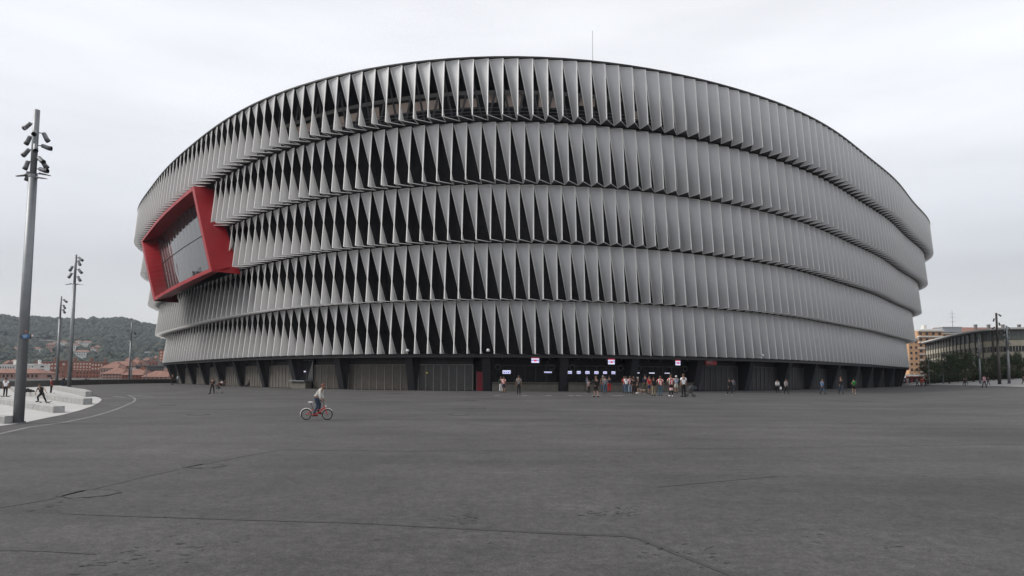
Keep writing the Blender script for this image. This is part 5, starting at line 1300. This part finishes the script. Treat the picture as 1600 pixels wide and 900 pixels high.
# pale paved slope on the right
def grid_sheet(name, near, far, n, mrows, m, dz):
    A_ = [gnd(*p) for p in near]
    def along(lst, t):
        t = t * (len(lst) - 1); i = min(int(t), len(lst) - 2); return lst[i].lerp(lst[i + 1], t - i)
    b = MB()
    for j in range(mrows + 1):
        for i in range(n + 1):
            p = along(A_, i / n).lerp(along(far, i / n), j / mrows); b.v.append((p.x, p.y, terr(p.x, p.y) + dz))
    k_ = b.mi(m)
    for j in range(mrows):
        for i in range(n): a_ = j * (n + 1) + i; b.f.append((a_, a_ + 1, a_ + n + 2, a_ + n + 1)); b.m.append(k_)
    return b.build(name, smooth=True, kind='structure')
farp = [V((at(x, 590, Y).x, Y, 0)) for x, Y in ((1408, 225), (1455, 205), (1500, 180), (1560, 160), (1640, 150), (1800, 150))]
grid_sheet('pale_pavement', [(1402, 602.2), (1440, 601.8), (1490, 602.0), (1540, 603), (1600, 605), (1740, 609)], farp, 60, 24, mat('pale slope paving', (.27, .265, .26), .85, noise=.08, nscale=.4), .03)
# trees on the right
M_BARK = mat('bark', (.06, .045, .035), .95, noise=.3, nscale=4)
LV = [mat('leaf dark', (.022, .038, .016), .8), mat('leaf mid', (.038, .06, .024), .8), mat('leaf light', (.065, .09, .034), .8)]
def tree_meshes(seed, H=8.5, W=3.6):
    rnd = random.Random(seed); t = MB(); t.tube([(0, 0, -1), (.05, 0, H * .22), (.1, .05, H * .5), (0, 0, H * .85)], [.24, .2, .13, .04], M_BARK, n=8)
    for i in range(7):
        a = rnd.uniform(0, 6.28); z = H * rnd.uniform(.2, .55); l = W * rnd.uniform(.45, .8); t.tube([(0, 0, z), (l * .5 * cos(a), l * .5 * sin(a), z + l * .4), (l * cos(a), l * sin(a), z + l * .8)], [.09, .06, .02], M_BARK, n=5)
    c = MB(); cl = []
    for i in range(34):
        a = rnd.uniform(0, 6.28); z = rnd.uniform(.16, 1.0); rmax = W * (1 - abs(z - .45) * 1.0) ** .6 if z > .45 else W * (.72 + z * .6); rr_ = rmax * rnd.uniform(.35, .95)
        cl.append((V((rr_ * cos(a), rr_ * sin(a), H * z)), rnd.uniform(.6, 1.25)))
    for cc, r in cl:
        for j in range(110):
            d = V((rnd.gauss(0, 1), rnd.gauss(0, 1), rnd.gauss(0, .8))).normalized() * r * rnd.uniform(.5, 1.05); p = cc + d; s_ = rnd.uniform(.09, .2)
            u = V((rnd.gauss(0, 1), rnd.gauss(0, 1), rnd.gauss(0, 1))).normalized(); w_ = u.cross(V((rnd.gauss(0, 1), rnd.gauss(0, 1), 1))).normalized()
            c.poly([p - u * s_, p + w_ * s_ * .7, p + u * s_, p - w_ * s_ * .7], rnd.choice((LV[0], LV[1], LV[1], LV[2])))
    to = t.build('trunk'); cr = c.build('crown'); return to, cr
TM = [tree_meshes(s_, H, W) for s_, H, W in ((1, 8.5, 3.8), (2, 7.8, 3.6), (3, 9.2, 3.7))]
used = [0, 0, 0]
def tree(px, Y, ty, by, label, kind, grp='trees before the old stand', sx=1.0):
    q = at(px, 590, Y); z0 = terr(q.x, q.y); zt = at(px, ty, Y).z; H = (8.5, 7.8, 9.2)[kind] + .6
    o = empty('tree', (q.x, q.y, z0), random.uniform(0, 6.28), label=label, cat='tree', group=grp); s_ = (zt - z0) / H; o.scale = (s_ * sx, s_ * sx, s_)
    for src in TM[kind]:
        if used[kind] < 2: n_ = src; used[kind] += 1
        else: n_ = src.copy(); SC.collection.objects.link(n_)
        n_.parent = o
trs = [(1446, 158, 559, 'leftmost tree right of the orange apartment building', 0, .9), (1460, 166, 562, 'small tree second from the left before the old stand', 1, .9), (1483, 150, 549, 'tall dense tree third from the left before the old stand', 2, 1.0),
       (1497, 160, 553, 'tree between the third and the fifth before the old stand', 0, 1.0), (1508, 146, 547, 'tall tree left of the grey lamp post behind the man in pink', 2, 1.0), (1521, 150, 552, 'tree directly left of the man in pink', 1, 1.1), (1537, 158, 558, 'lower tree between the lamp posts, showing the stand above', 1, .9),
       (1553, 150, 553, 'tree behind the dark brown lamp post', 0, .9), (1566, 152, 552, 'tree between the dark brown and the right grey lamp post', 1, 1.0), (1583, 146, 549, 'tree right of the right grey lamp post', 2, 1.0), (1598, 144, 551, 'tree at the right edge of the picture', 0, 1.05), (1472, 172, 566, 'low tree hidden between the second and third before the old stand', 1, .9)]
for px, Y, ty, l_, kd, sx in trs: tree(px, Y, ty, 0, l_, kd, sx=sx)
# low hedge under the trees
b = MB(); rnd = random.Random(9)
for i in range(7000):
    t_ = rnd.random(); px = 1448 + 190 * t_; Y = 176 - 32 * t_ + rnd.uniform(-2, 2); q = at(px, 590, Y); z = terr(q.x, q.y) + rnd.uniform(0, 1.6); s_ = rnd.uniform(.12, .28)
    u = V((rnd.gauss(0, 1), rnd.gauss(0, 1), rnd.gauss(0, 1))).normalized(); w_ = u.cross(V((0.3, 1, rnd.gauss(0, 1)))).normalized(); p = V((q.x, q.y, z)); b.poly([p - u * s_, p + w_ * s_, p + u * s_, p - w_ * s_], rnd.choice(LV))
b.build('undergrowth', kind='stuff', label='low dark undergrowth beneath the trees before the old stand')
# ------------------------------------------------------------------ haze
hz = bpy.data.materials.new('haze air'); hz.use_nodes = True; t = hz.node_tree; t.nodes.clear()
mo = t.nodes.new('ShaderNodeOutputMaterial'); pv = t.nodes.new('ShaderNodeVolumePrincipled'); pv.inputs['Color'].default_value = (.78, .85, .97, 1)
pv.inputs['Density'].default_value = .00010; pv.inputs['Anisotropy'].default_value = .2; t.links.new(pv.outputs[0], mo.inputs['Volume'])
b = MB(); b.box((0, 1740, 90), (5400, 3900, 196), hz); b.build('haze', kind='stuff')
print('objects', len(bpy.data.objects))
